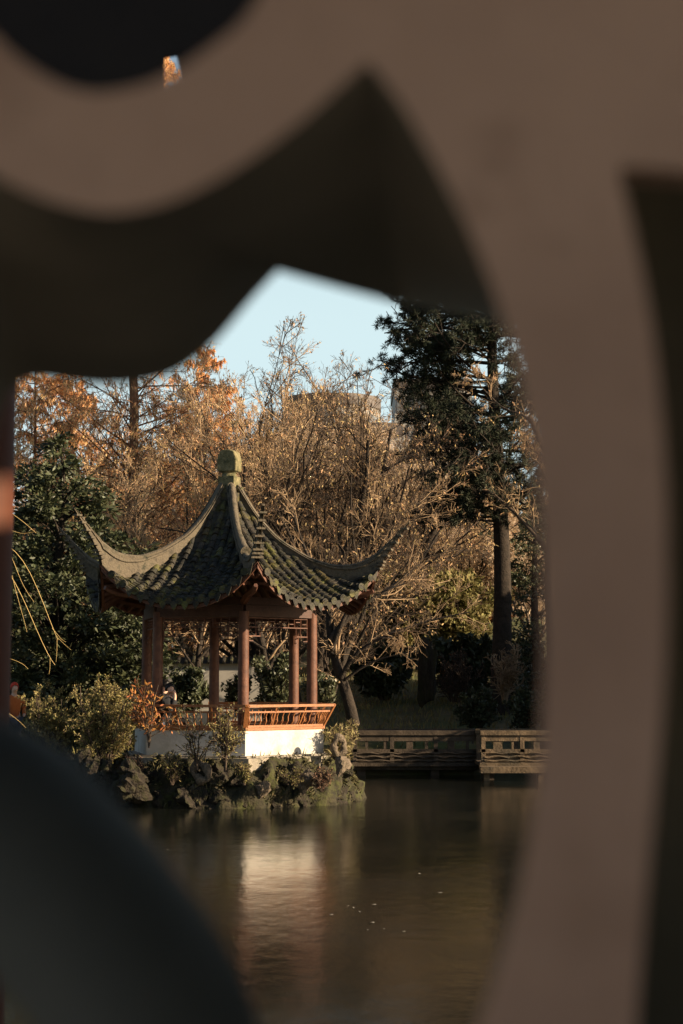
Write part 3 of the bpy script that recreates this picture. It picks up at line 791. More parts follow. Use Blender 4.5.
def evergreen(label, x, y, prof, seed, nclump, per, lsz, m_lf, name='evergreen_tree', m_tr=None, base=None, z0=None, cs=.45, asp=.45, flat=.6, group=None, cat='tree'):
    """prof: list of (z, radius) crown profile above ground"""
    rng = np.random.default_rng(seed); z0 = float(ground(x,y)) if z0 is None else z0
    root = thing(name, label, cat, (x,y,z0-.05), 0, group)
    zs = np.array([p[0] for p in prof]); rs = np.array([p[1] for p in prof]); H = zs[-1]
    n = 10; P0 = np.array([[[0.04*H*.1*sin(i),0.03*H*.1*cos(2*i),H*.97*i/(n-1)] for i in range(n)]]); R0 = np.linspace(.026*H,.006*H,n)[None]
    # clump centres weighted by radius, mostly in the shell
    zc = rng.uniform(zs[0],zs[-1],nclump*4); w = np.interp(zc,zs,rs); keep = rng.random(len(zc))<w/rs.max(); zc = zc[keep][:nclump]
    m = len(zc); az = rng.uniform(0,2*pi,m); rad = np.interp(zc,zs,rs)*np.sqrt(rng.uniform(.12,1,m))*(1+.14*np.sin(3*az+zc*1.7)+.1*np.sin(5*az-zc*2.3))
    C = np.stack([rad*np.cos(az),rad*np.sin(az),zc],1)
    # limbs to the clumps
    base_ = np.stack([0*zc,0*zc,np.maximum(.2,zc-rad*.55)],1)
    sel = slice(0,max(30,m//3))
    lim = np.stack([base_[sel]*(1-f)+C[sel]*f+np.array([0,0,.12*sin(pi*f)])*rad[sel][:,None] for f in (0,.33,.66,1)],1)
    Rl = (.010*H*np.ones(len(lim))*.5)[:,None]*np.linspace(1,.25,4)[None]
    csz = cs*rng.uniform(.5,1.3,m)
    idx = np.repeat(np.arange(m),per)
    off = rng.normal(size=(m*per,3)); off = unit(off)*(rng.uniform(.2,1,(m*per,1)))**.5*csz[idx][:,None]*np.array([1,1,flat])
    out = unit(C*np.array([1,1,.0])+1e-6)[idx]
    lf = leaves(C[idx]+off, off+out*.3*cs+rng.normal(size=off.shape)*.25*cs, lsz*rng.uniform(.6,1.4,m*per), lsz*asp, rng)
    finish(root,[(P0,R0,9),(lim,Rl,4)],m_tr or M['barkdk'],[lf],m_lf)
    return root
def shrub(label, px, py_top, py_bot, Y, w_px, seed, m_lf, n=2600, lsz=.07, name='shrub', asp=.4, stem=None, group=None, z0=None, up=.5, tw=.006, nst=14, m_tw=None):
    rng = np.random.default_rng(seed)
    b_ = P(px,py_bot,Y); t_ = P(px,py_top,Y); H = t_[2]-b_[2]; W = w_px*Y/FPX/2*.8
    root = thing(name, label, 'shrub', (b_[0],Y,b_[2]), 0, group)
    az = rng.uniform(0,2*pi,nst); ln = rng.uniform(.1,1,nst)*W*.8/H
    d = unit(np.stack([np.cos(az)*ln,np.sin(az)*ln,np.ones(nst)],1)); pts=[np.stack([np.cos(az)*.1*W,np.sin(az)*.1*W,0*az],1)]
    L = H*rng.uniform(.65,1.02,nst)
    for q in range(6):
        d = unit(d+rng.normal(size=d.shape)*.10+np.array([0,0,.03])); pts.append(pts[-1]+d*(L/6)[:,None])
    P0 = np.stack(pts,1); R0 = np.full((nst,7),1.)*np.linspace(.014,.005,7)[None]*max(.6,H)
    P1,R1 = grow(P0,R0,9,(.15,1),.35,(25,65),5,.18,.06,.6,rng)
    P2,R2 = grow(P1,R1,5,(.1,1),.5,(25,65),4,.2,.03,.6,rng)
    per = max(1,int(round(n/len(P2))))
    C,D = along(P2,per,rng,(.1,1.0)); D = D+rng.normal(size=D.shape)*.5+np.array([0,0,up*.3])
    C = C+rng.normal(size=C.shape)*lsz*.35
    lf = leaves(C,D,lsz*rng.uniform(.6,1.4,len(C)),lsz*asp,rng)
    tr = MB()
    tr.add(*tubes(P0,R0,5)); tr.add(*tubes(P1,np.maximum(R1,tw),3)); tr.add(*tubes(P2,np.maximum(R2,tw*.8),3))
    tr.build('stems', m_tw or M['twigdk'], root)
    if n: 
        l_ = MB(); l_.add(*lf); l_.build('foliage', m_lf, root)
    return root

# left: big evergreen, rust conifers
def pz(py,Y): return P(341,py,Y)[2]
z0 = float(ground(X(60,44),44))
evergreen('large dark broadleaf evergreen filling the left side behind the shrubs', X(58,44), 44,
          [(.2,2.0),(1.8,2.35),(3.4,2.5),(4.6,2.05),(5.6,1.75),(6.6,1.2),(pz(432,44)-z0,.12)], 3, 620, 60, .17, M['evg'], cs=.42)
z0 = float(ground(X(15,49),49))
evergreen('dark evergreen farther left behind the large one', X(-18,49), 49, [(.2,2.),(2.5,2.4),(4.5,1.9),(6.6,.2)], 4, 260, 55, .18, M['evg'], cs=.5)
evergreen('low dense evergreen behind the left edge of the pavilion', X(128,43.5), 43.5, [(.1,1.1),(1.0,1.35),(2.3,1.25),(3.6,.75),(4.4,.1)], 5, 220, 55, .15, M['evg'], cs=.36)
redwood('tall rust orange conifer with straight trunk behind the large evergreen', X(131,60), 60, 28.5, 12, 4.7, dens=1.7)
redwood('rust orange conifer with a pointed top beside the patch of sky', X(203,66), 66, pz(346,66)-float(ground(X(203,66),66)), 23, 3.6, dens=1.1)
redwood('rust orange conifer at the far left edge', X(32,62), 62, 14.5, 24, 4.4, dens=1.0)
redwood('dull orange conifer low between the two tall ones', X(70,72), 72, 13.5, 25, 5.0, dens=1.0, m_lf=M['orange'])
# bare trees
bt_specs = [
 (262,52,398,11,'bare tree with golden buds standing right behind the roof finial',3,1.0,.45),
 (310,50,372,12,'many stemmed bare tree with golden buds in the centre of the picture',4,1.0,.45),
 (352,66,372,13,'bare tree with dark forked limbs beneath the building roof',3,1.0,.4),
 (402,68,346,14,'tall bare tree with thin dark limbs beside the dark pine',2,.9,.25),
 (218,56,392,15,'broad bare tree with tan twigs left of the finial',3,1.1,.4),
 (452,74,470,16,'bare tree with brown twigs under the pine boughs',3,1.0,1.0),
 (165,54,470,17,'low bare tree with tan twigs above the left roof tip',3,1.1,1.0),
]
for (px,Y,pt,sd,lb,st,spd,lf) in bt_specs:
    x = X(px,Y); H = (pz(pt,Y)-float(ground(x,Y)))
    bare_tree('bare_tree', lb, x, Y, H*1.04, sd, stems=st, spread=spd, leaf=lf, lsz=.11, group='bare winter trees behind the pavilion', start=.12,
              m_tr=M['barkdk'], m_tw=M['twigdk'] if sd in (14,13,12) else M['twigmid'])
bg = [(250,78,400),(300,84,392),(345,80,398),(390,88,410),(430,82,470),(475,78,480),(515,84,500),(200,82,430),(150,86,430),(95,84,450),(535,74,520)]
lbs = ['hazy tan tree far behind the finial','hazy tan tree in front of the tower block, left of its middle','hazy tan tree in front of the tower block, right of its middle','hazy tan tree below the right corner of the tower block','hazy tan tree seen through the lower pine boughs','hazy tan tree left of the pine trunk','hazy tan tree right of the pine trunk','hazy tan tree far behind the left roof slope','hazy tan tree seen past the trunk of the tall rust conifer','hazy tan tree far left behind the evergreen','hazy tan tree at the right edge of the view']
for i,(px,Y,pt) in enumerate(bg):
    x = X(px,Y); H = pz(pt,Y)-float(ground(x,Y))
    bare_tree('bare_tree', lbs[i], x, Y, H*.93, 50+i, stems=3, spread=1.2, leaf=4, lsz=.16, asp=.14, m_lf=M['beech'], tw=.016, group='tan trees of the far wood', start=.08)
# far wood
rng = np.random.default_rng(99)
n = 90000; wx = rng.uniform(-60,60,n); wy = rng.uniform(95,118,n)
topz = 11.5+2.2*np.sin(wx*.35)+1.5*np.sin(wx*.9+1)+1.0*np.sin(wx*2.1)
gz = ground(wx,wy); wz = gz+(topz-gz)*rng.uniform(0,1,n)**.8
mb = MB(); mb.add(*leaves(np.stack([wx,wy,wz],1), rng.normal(size=(n,3)), .7*rng.uniform(.5,1.4,n), .22, rng))
ns=900; sx = rng.uniform(-60,60,ns); sy = rng.uniform(95,118,ns); sz = ground(sx,sy)
pn = np.stack([np.stack([sx+f*rng.normal(size=ns)*1.2,sy,sz+(9.5+rng.normal(size=ns))*f],1) for f in (0,.5,1.)],1)
mb.add(*tubes(pn,np.array([.14,.08,.03])[None]*np.ones((ns,1)),4))
tag(mb.build('far_wood', M['beech']), 'far off brown winter wood behind the garden trees', 'wood', kind='stuff')

# pine at right
xp, yp = X(499,56), 56.
rng = np.random.default_rng(41); z0 = float(ground(xp,yp))
root = thing('pine_tree', 'tall dark pine with a straight trunk on the right bank', 'tree', (xp,yp,z0-.1))
H = 17.5; n=14
P0 = np.array([[[.15*sin(i*.5),.1*cos(i*.4),H*i/(n-1)] for i in range(n)]]); R0 = np.linspace(.36,.08,n)[None]
c = 150; hz = rng.uniform(5.9,17.2,c); az = rng.uniform(0,2*pi,c); az[::3] = pi+rng.normal(size=len(az[::3]))*.5
L = np.interp(hz,[6,8,11,14,17.5],[2.4,3.6,3.5,3.4,1.4])*rng.uniform(.7,1.12,c)
el = np.radians(rng.uniform(-6,22,c)); d = np.stack([np.cos(az)*np.cos(el),np.sin(az)*np.cos(el),np.sin(el)],1)
pts=[np.stack([0*hz,0*hz,hz],1)]
for q in range(7): d = unit(d+rng.normal(size=d.shape)*.12+np.array([0,0,.01])); pts.append(pts[-1]+d*(L/7)[:,None])
P1 = np.stack(pts,1); R1 = (L*.018)[:,None]*np.linspace(1,.3,8)[None]
P2,R2 = grow(P1,R1,10,(.2,1),.35,(30,65),5,.15,.04,.5,rng); P3,R3 = grow(P2,R2,4,(.2,1),.5,(30,60),3,.15,.05,.6,rng)
C,D = along(P3,2,rng,(.4,1)); k=18; idx = np.repeat(np.arange(len(C)),k)
Dn = D[idx]*.5+unit(rng.normal(size=(len(idx),3))); Dn = unit(Dn)
lf = leaves(C[idx]+Dn*.10,Dn,.20*rng.uniform(.7,1.2,len(idx)),.022,rng)
finish(root,[(P0,R0,12),(P1,R1,5)],M['barkdk'],[lf],M['pine'],[(P2,np.maximum(R2,.014),3),(P3,np.maximum(R3,.01),3)],M['barkdk'])
# lighter bare tree in front of pine, right side
bare_tree('bare_tree','slender pale bare tree at the right edge in front of the pine', X(548,50), 50, 12.5, 61, stems=1, spread=.7, leaf=.5, lsz=.12, m_tw=M['twig'], start=.5)
evergreen('ivy clad dark tree right of the pine trunk', X(536,58), 58, [(.3,.8),(2,1.1),(4.5,1.0),(6.6,.7),(7.5,.1)], 9, 150, 50, .14, M['laurel'], cs=.35)
# leaning tree at right of pavilion
def poly_tree(name, label, base_px, Y, lines, m_tr, m_tw, seed, sub=(7,6,3), leaf=0, cat='tree', m_lf=None, yj=1.2, ratio=.35, up=.02):
    rng = np.random.default_rng(seed)
    b_ = P(*base_px,Y); root = thing(name,label,cat,tuple(b_))
    tr = MB(); P1s=[]; R1s=[]
    for pts,r0,r1,dy in lines:
        q = [P(px,py,Y+dy*i/(len(pts)-1))-b_ for i,(px,py) in enumerate(pts)]
        q = np.array(q); t = np.linspace(0,1,len(q)); tt = np.linspace(0,1,9)
        qq = np.stack([np.interp(tt,t,q[:,a]) for a in range(3)],1)
        for _ in range(2): qq[1:-1] = (qq[:-2]+2*qq[1:-1]+qq[2:])/4
        R = np.linspace(r0,r1,9); P1s.append(qq); R1s.append(R)
    P0 = np.array(P1s); R0 = np.array(R1s)
    P2,R2 = grow(P0,R0,sub[0],(.3,1),ratio,(25,60),6,.15,up,.45,rng)
    P3,R3 = grow(P2,R2,sub[1],(.15,1),.5,(25,60),5,.15,up,.6,rng)
    P4,R4 = grow(P3,R3,sub[2],(.15,1),.6,(25,60),4,.15,up,.6,rng)
    lf = []
    if leaf: C,D = along(P4,leaf,rng); lf=[leaves(C,D+rng.normal(size=D.shape)*.5,.09,.04,rng)]
    finish(root,[(P0,R0,9)],m_tr,lf,m_lf,[(P2,np.maximum(R2,.009),4),(P3,np.maximum(R3,.006),3),(P4,np.maximum(R4,.004),3)],m_tw)
poly_tree('leaning_tree','leaning bare tree with low arching boughs right of the pavilion',(354,726),45,
   [([(354,726),(350,700),(340,676),(332,650),(328,620),(330,590)],.17,.09,.3),
    ([(341,678),(350,655),(372,640),(405,628),(435,618),(470,612)],.07,.015,-.6),
    ([(330,640),(345,615),(372,598),(400,585),(425,560),(440,530)],.085,.02,.5),
    ([(332,650),(342,620),(358,590),(372,565),(384,540)],.07,.015,-.5),
    ([(329,600),(315,570),(300,540),(290,500)],.07,.02,.6),
    ([(334,655),(318,640),(300,650),(285,668)],.05,.012,.3),
    ([(345,680),(365,664),(392,655),(418,652)],.045,.01,-.5)], M['barkdk'], M['twig'], 71, sub=(9,6,4))
poly_tree('bare_tree','dark trunked bare tree seen between the right pavilion columns',(268,706),43.5,
   [([(272,706),(268,670),(262,640),(250,600),(240,560)],.13,.05,.3),([(268,670),(285,640),(300,610),(310,570)],.06,.02,.4),([(264,650),(250,640),(235,634)],.05,.015,.2)], M['barkdk'], M['twig'], 72, sub=(7,5,3))
poly_tree('bare_tree','dark trunked bare tree seen between the left pavilion columns',(200,706),43,
   [([(198,706),(197,670),(200,640),(206,600),(200,560)],.09,.04,.3),([(197,672),(182,650),(170,632)],.04,.015,.2),([(198,660),(212,645),(228,636)],.04,.015,.2)], M['barkdk'], M['twig'], 73, sub=(7,5,3))
# willow, hanging shoots
rng = np.random.default_rng(8)
Y = 31.0
wroot = thing('willow_tree','willow at the far left whose thin yellow shoots hang into view','tree',(X(-70,Y),Y,.5))
wb = np.array([X(-70,Y),Y,.5])
def shoot(pxs, dy=0, r=.011):
    q = np.array([P(a,b_,Y+dy)-wb for a,b_ in pxs]); t = np.linspace(0,1,len(q)); tt=np.linspace(0,1,12)
    qq = np.stack([np.interp(tt,t,q[:,i]) for i in range(3)],1)
    for _ in range(3): qq[1:-1] = (qq[:-2]+2*qq[1:-1]+qq[2:])/4
    return qq
sh = MB()
for pxs,dy,r in [([(-60,480),(-20,495),(10,512),(24,522),(36,533)],0,.012),([(-40,520),(0,540),(14,548),(26,562),(40,592),(52,628),(58,640)],.2,.014),
              ([(-30,530),(0,560),(12,574),(26,604),(38,634),(50,660),(55,665)],-.2,.013),([(0,540),(12,556),(22,585),(34,602)],.1,.009),
              ([(12,575),(16,592),(24,620),(27,632)],.1,.008),([(57,636),(57,650),(56,662)],.2,.007),([(50,658),(50,668),(49,674)],0,.007),([(58,638),(64,644),(71,650)],.2,.007),
              ([(-20,650),(0,656),(12,659),(24,664),(28,669)],.1,.009),([(0,706),(8,713),(18,720),(26,728)],.1,.014),([(52,628),(62,640),(66,642)],.1,.007),
              ([(10,530),(22,534),(34,532)],0,.007)]:
    q = shoot(pxs,dy); sh.tube(q, list(np.linspace(r*.6,r*.35,12)),5,caps=False)
sh.build('hanging_shoots', M['willow'], wroot, smooth=True)
wt = MB(); wt.tube([(0,0,-.3),(.05,0,1.5),(.1,0,3.),(-.2,0,5),(.1,.1,6.6)],[.34,.28,.24,.16,.07],12)
for q in range(8):
    a = q*.8; wt.tube([(0,0,3+.4*q),(cos(a)*.8,sin(a)*.8,3.6+.42*q),(cos(a)*1.2,sin(a)*1.2,3.7+.42*q)],[.08,.05,.02],6)
wt.tube([(.0,0,4.2)]+[shoot([(-60,480),(-20,495),(10,512)])[0]],[.06,.012],5); wt.tube([(.0,0,3.6)]+[shoot([(-40,520),(0,540)],.2)[0]],[.06,.014],5)
wt.tube([(.0,0,3.4)]+[shoot([(-30,530),(0,560)],-.2)[0]],[.05,.013],5)
wt.build('trunk', M['bark'], wroot, smooth=True)

# shrubs
shrub('yellow green shrub at the left end of the bank behind the rocks',52,692,775,36.6,72,81,M['olive'],n=9000,lsz=.06,nst=18)
shrub('taller tan and yellow green shrub beside the shaded end of the white parapet',104,683,782,36.2,78,82,M['olive'],n=11500,lsz=.06,nst=22)
shrub('dull green shrub behind the two yellow green shrubs',26,702,760,44.5,60,83,M['yelgreen'],n=3000,lsz=.09)
shrub('slender olive shrub in front of the corner of the white parapet',225,706,772,35.0,20,84,M['olive'],n=900,lsz=.07,nst=9)
shrub('thin straggly plant in front of the shaded white parapet',197,712,770,35.1,16,85,M['olive'],n=160,lsz=.06,nst=6)
shrub('russet leaved plant climbing over the left corner of the bench',149,684,748,35.6,5,86,M['dryfern'],n=60,lsz=.12,asp=.32,nst=6)
shrub('low olive plant hanging over the rocks left of the corner',172,752,785,35.2,30,87,M['yelgreen'],n=700,lsz=.06)
shrub('low brown plant on the rocks below the russet one',136,755,795,35.4,34,88,M['brown'],n=900,lsz=.07)
shrub('olive tuft on the rocks below the parapet corner',244,764,785,34.95,30,89,M['olive'],n=500,lsz=.06)
shrub('straw coloured grassy shrub at the sunny right end of the islet',340,728,772,37.3,26,90,M['drygrass'],n=1700,lsz=.13,asp=.14,nst=16)
shrub('small dry plume between islet and bridge',352,722,745,38.2,14,91,M['drygrass'],n=400,lsz=.09,asp=.2,nst=6)
shrub('low moss green plant over the rocks on the sunny side',290,768,785,34.95,60,92,M['yelgreen'],n=900,lsz=.05)
shrub('low brown bush on the rocks near the right end of the islet',322,769,792,35.3,30,93,M['brown'],n=500,lsz=.06)
shrub('glossy evergreen bush seen between the two right columns',275,660,712,41.3,66,94,M['laurel'],n=5200,lsz=.12,asp=.5,nst=18)
shrub('glossy evergreen bush seen right of the far right column',322,676,712,41.5,44,95,M['laurel'],n=2600,lsz=.12,asp=.5)
shrub('dark evergreen bush seen between the left columns',192,672,712,41.2,60,96,M['evg'],n=4200,lsz=.12,asp=.5,nst=16)
shrub('dark evergreen bush left of the pavilion behind the yellow shrub',128,690,745,40,50,97,M['evg'],n=3000,lsz=.11,asp=.5)
shrub('dark evergreen bush seen just left of the front column',236,676,712,41.4,34,98,M['evg'],n=2200,lsz=.12,asp=.5)
# right bank planting
shrub('mounded dark shrub at the top of the right bank',478,690,735,52,60,101,M['evg'],n=4200,lsz=.12,asp=.5,nst=16)
shrub('mounded dark shrub behind the sunlit bridge span',528,688,738,50,66,102,M['evg'],n=4200,lsz=.12,asp=.5,nst=16)
shrub('fan shaped bare brown shrub left of the pine trunk',455,655,702,58,110,103,M['brown'],n=900,lsz=.08,nst=22,tw=.012)
shrub('pale stemmed shrub at the foot of the pine',505,648,704,54,50,104,M['brown'],n=300,lsz=.08,nst=12,tw=.014,m_tw=M['twig'])
shrub('dark low hedge along the top of the right bank, left of the standing stone',385,640,700,60,110,105,M['evg'],n=12000,lsz=.24,asp=.5,nst=24)
shrub('dark low hedge along the top of the right bank, right of the standing stone',462,641,700,60,100,106,M['evg'],n=12000,lsz=.24,asp=.5,nst=24)
shrub('small dark hedge at the foot of the pine on the bank top',520,645,700,61,70,107,M['evg'],n=9000,lsz=.24,asp=.5,nst=20)
shrub('orange leaved shrub glowing on the slope left of the pine trunk',474,612,640,70,14,108,M['dryfern'],n=300,lsz=.14,nst=7)
shrub('yellow green bush lit on the slope behind the leaning boughs',405,575,662,66,120,109,M['yelgreen'],n=11000,lsz=.24,nst=22,tw=.014)
shrub('yellow green bush lit on the slope left of the pine',460,580,662,66.5,120,110,M['yelgreen'],n=11000,lsz=.24,nst=22,tw=.014)
shrub('tan bush on the slope right behind the right roof corner',350,590,665,72,80,111,M['olive'],n=5000,lsz=.16,nst=22,tw=.014)
shrub('russet bush on the slope just left of the pine trunk',488,560,640,80,60,112,M['dryfern'],n=2500,lsz=.16,nst=16,tw=.014)
shrub('tan bush behind the pavilion on the left',225,600,690,60,90,113,M['beech'],n=5000,lsz=.14,nst=20,tw=.012)
# grass on banks
rng = np.random.default_rng(55)
n=26000; gx = rng.uniform(-12,12,n); gy = rng.uniform(33,70,n); gz = ground(gx,gy); k = (gz>.35)&(np.hypot(gx-CX,gy-CY)>2.0)
gx,gy,gz = gx[k],gy[k],gz[k]; n=len(gx)
mb = MB(); mb.add(*leaves(np.stack([gx,gy,gz+.08],1), rng.normal(size=(n,3))*.35+np.array([0,0,1]), .26*rng.uniform(.5,1.4,n), .03, rng))
tag(mb.build('grass', M['yelgreen']), 'short rough grass on the banks', 'grass', kind='stuff')

# ---------------------------------------------------------------- garden wall behind pavilion
Y=50.; xa, xb = X(92,Y), X(262,Y); z0=float(ground(-6,Y))-.3; z1 = pz(664,Y)
gw = thing('garden_wall','pale plastered garden wall seen behind the pavilion columns','wall',((xa+xb)/2,Y,0))
MB().box((0,0,(z0+z1)/2),(xb-xa,.3,z1-z0)).build('wall_face', M['wallpale'], gw)
cap = MB(); L=xb-xa
cap.add([(-L/2,-.3,z1+.002),(L/2,-.3,z1+.002),(L/2,0,z1+.2),(-L/2,0,z1+.2),(L/2,.3,z1+.002),(-L/2,.3,z1+.002)],[[0,1,2,3],[3,2,4,5],[5,4,1,0],[0,3,5],[1,4,2]])
for i in range(int(L/.22)): 
    x=-L/2+.11+i*.22; cap.tube([(x,-.31,z1+.03),(x,0,z1+.22)],.045,6)
cap.build('tile_coping', M['tile'], gw)
tag(MB().lathe([(.17,0),(.16,.1),(.13,.2),(.13,1.35),(.16,1.4),(.16,1.5),(.05,1.58)],12).build('timber_post', M['bridge'], smooth=True, angle=35), 'short sunlit round timber post left of the pavilion', 'post').location = (X(125,44.5),44.5,pz(690,44.5)-.55)

# ---------------------------------------------------------------- buildings
def block(label, px0, px1, ptop, Y, depth, m, storeys, cols, round_l=False, base=0):
    x0,x1 = X(px0,Y),X(px1,Y); zt_ = pz(ptop,Y); W=x1-x0
    t = thing('apartment_building',label,'building',((x0+x1)/2,Y,0))
    body = MB(); pts=[]; n=10
    if round_l:
        r = depth/2*.9
        outline = [(-W/2+r-r*cos(a), -depth/2+r-r*sin(a)) for a in np.linspace(0,pi/2,n)]+[(W/2-r+r*sin(a), -depth/2+r-r*cos(a)) for a in np.linspace(0,pi/2,n)]+[(W/2,depth/2),(-W/2,depth/2)]
    else: outline = [(-W/2,-depth/2),(W/2,-depth/2),(W/2,depth/2),(-W/2,depth/2)]
    k = len(outline)
    def pr(mb, s, z0, z1):
        V=[(x*s,y*s,z0) for x,y in outline]+[(x*s,y*s,z1) for x,y in outline]
        mb.add(V,[list(range(k))[::-1],list(range(k,2*k))]+[[i,(i+1)%k,k+(i+1)%k,k+i] for i in range(k)]); return mb
    pr(body,1,base,zt_-1.0).build('wall', m, t)
    pr(MB(),1.03,zt_-.998,zt_).build('roof', M['roofmetal'], t)
    sh_ = (zt_-1.2-base)/storeys
    if round_l:
        for s in range(storeys):
            z = base+s*sh_
            w = pr(MB(),1.002,z+sh_*.3,z+sh_*.82).build('window_band', M['glass'], t)
            pr(MB(),1.012,z+sh_*.84,z+sh_*.94).build('floor_band', m, t)
    else:
        for s in range(max(0,storeys-10),storeys):
            for c in range(cols):
                x = -W/2+W*(c+.5)/cols; z = base+s*sh_
                f = MB().box((x,-depth/2-.02,z+sh_*.55),(W/cols*.62,.08,sh_*.6)).build('window', M['bldw'], t)
                MB().box((x,-depth/2-.07,z+sh_*.55),(W/cols*.54,.04,sh_*.52)).build('pane', M['glass'], f)
    return t
block('grey tower block with a rounded corner and dark flat roof rising above the bare trees',284,380,401,150,9,M['bld'],9,0,True)
block('pale tower block just right of the rounded one behind the pine',394,470,388,165,10,M['bldw'],11,7)
block('low pale house seen through the bare trees at the centre',330,400,432,125,9,M['bldw'],5,5)
block('pale slab building glimpsed through the lower pine boughs',418,446,448,122,8,M['bldw'],5,3)

# ---------------------------------------------------------------- offscreen trees added at the right to shade the bank and long bridge span
offs = [(12.5,46.5,7.0,2.75),(17,51,9.5,3.6),(15,57,8.5,3.2),(22,46,9.5,3.6),(22,56,10,3.8),(11.5,53,5.5,2.4),(27,51,10,4),(9.6,46.7,5.0,2.0)]
proto=None
nm = ['unseen evergreen added to shade the bridge, nearest to it','unseen evergreen added for shade behind the nearest one','unseen evergreen added for shade on the slope','tall unseen evergreen added for shade by the pond','tallest unseen evergreen added for shade on the slope','low unseen evergreen added for shade beside the pine','farthest right unseen evergreen added for shade','small unseen evergreen added to shade the long bridge span']
for i,(x,y,h,r) in enumerate(offs):
    if proto is None:
        proto = evergreen(nm[0], x, y, [(.2,.7*3),(2.5,3.2),(5,3.0),(7,1.8),(8,.2)], 200, 330, 60, .30, M['evg'], cs=.8, z0=0)
        proto['group']='unseen evergreens added to shade the right bank'; proto.location=(x,y,float(ground(x,y))-.1); proto.scale=(r/3.2,r/3.2,h/8)
    else:
        copy_tree(proto,(x,y,float(ground(x,y))-.1),i*1.3,(r/3.2,r/3.2,h/8),nm[i])

# floating leaves on the pond
lm = MB(); ln=7
V=[(0,0,.004)]+[(.05*cos(a)*(1+.25*cos(3*a)),.032*sin(a),.006+.004*sin(2*a)) for a in np.linspace(0,2*pi,10)[:-1]]
lm.add(V,[[0,1+i,1+(i+1)%9] for i in range(9)])
l0 = lm.build('floating_leaf', mat('pale_fallen_leaf',(.3,.27,.21),None,rough=.6)); tag(l0,'tiny pale leaf floating on the dark pond','leaf','leaves floating on the pond')
for i,(px,py) in enumerate([(348,906),(354,908),(372,923),(360,912),(374,905),(384,929),(404,932),(440,893),(258,841),(250,838),(368,930),(331,915),(420,874),(150,852),(168,850)]):
    v=(512-py)/FPX; Yw = -CAMH*(cos(PITCH)-v*sin(PITCH))/(sin(PITCH)+v*cos(PITCH)); p=P(px,py,Yw)
    o = l0 if i==0 else l0.copy()
    if i: COL.objects.link(o)
    o.location=(p[0],p[1],.004); o.rotation_euler=(0,0,i*1.7); sc_=.3+.35*((i*7)%5)/4; o.scale=(sc_,)*3

# ---------------------------------------------------------------- foreground window tracery
YF, YB = .66, 1.02
def resample(pts, n):
    pts = np.array(pts,float); 
    # catmull-rom then resample
    d = np.concatenate([[0],np.cumsum(np.linalg.norm(np.diff(pts,axis=0),axis=1))]); t = np.linspace(0,d[-1],n)
    return np.stack([np.interp(t,d,pts[:,0]),np.interp(t,d,pts[:,1])],1)
def smooth(pts, it=2):
    pts = [np.array(p,float) for p in pts]
    for _ in range(it):
        q=[pts[0]]
        for a,b_ in zip(pts[:-1],pts[1:]): q += [a*.75+b_*.25, a*.25+b_*.75]
        q.append(pts[-1]); pts=q
    return pts
# main opening, front outline (pixels), from lower left clockwise
fA = smooth([(-170,60),(-90,118),(0,180),(60,206),(122,216),(200,192),(290,132),(340,86),(368,62)])
fB = smooth([(368,62),(400,100),(440,170),(480,252),(510,340),(530,430),(542,550),(545,690),(530,850),(490,1000),(440,1110)])
bA = smooth([(-16,640),(-14,500),(-4,425),(10,388),(32,376),(90,386),(130,385),(176,376),(215,344),(254,296),(278,271)])
# front fA splits at its lowest point (122,216): left part -> scallop back edge, right part -> flat back edge
fA = np.array(fA); cut = int(np.argmin(np.hypot(fA[:,0]-122, fA[:,1]-216)))
n = 40
F1, B1 = resample(fA[:cut+1], n), resample(bA, n)
F2a = fA[cut:]; fBn = np.array(fB); c2 = int(np.argmin(np.abs(fBn[:,1]-330)))
F2 = np.concatenate([resample(F2a, 24), resample(fBn[:c2+1], 20)[1:]]); B2 = np.concatenate([resample([(278,271),(335,287),(400,304)],24), resample([(400,304),(470,317),(560,334)],20)[1:]])
F3 = resample(fBn[c2:], 40); B3 = resample([(560,334),(590,450),(600,560),(600,690),(585,860),(545,1010),(495,1120)],40)
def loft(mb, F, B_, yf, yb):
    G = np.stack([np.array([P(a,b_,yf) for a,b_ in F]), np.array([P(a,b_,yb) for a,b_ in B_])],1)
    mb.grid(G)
# front face: band between opening outline and outer outline (right dark opening, top-left opening)
gold = thing('window_tracery','pale brown plaster lattice of curved bars close in front of the camera','window lattice',(0,YF,0))
def off(mb): 
    for i in range(len(mb.V)): mb.V[i] = mb.V[i]-np.array([0,YF,0])
    return mb
import bmesh
def face_poly(outer, holes, Y):
    """triangulated face with holes, in pixel coords"""
    from mathutils.geometry import tessellate_polygon
    from mathutils import Vector
    loops=[[Vector((a,-b_,0)) for a,b_ in outer]]+[[Vector((a,-b_,0)) for a,b_ in h] for h in holes]
    tris = tessellate_polygon(loops); pts=[v for l in loops for v in l]
    return np.array([P(v.x,-v.y,Y) for v in pts]), [list(t) for t in tris]
hole_main = [tuple(p) for p in F1]+[tuple(p) for p in F2[1:]]+[tuple(p) for p in F3[1:]]+[(440,1300),(-300,1300),(-300,60)]
hole_right = smooth([(618,168),(640,166),(760,176),(900,190)])+smooth([(900,1300),(620,1300),(632,1080),(645,900),(664,700),(668,600),(666,470),(655,340),(636,240),(618,168)])[0:]
hole_right = [tuple(p) for p in hole_right]
hole_tl = [tuple(p) for p in smooth([(-260,-40),(-120,-20),(-20,20),(20,62),(75,93),(120,92),(165,78),(215,45),(250,15),(290,-60),(300,-160)])]+[(300,-400),(-260,-400)]
outer = [(-420,-520),(1150,-520),(1150,1420),(-420,1420)]
mb = MB(); V,F = face_poly(outer,[hole_main,hole_right,hole_tl],YF); mb.add(V,F)
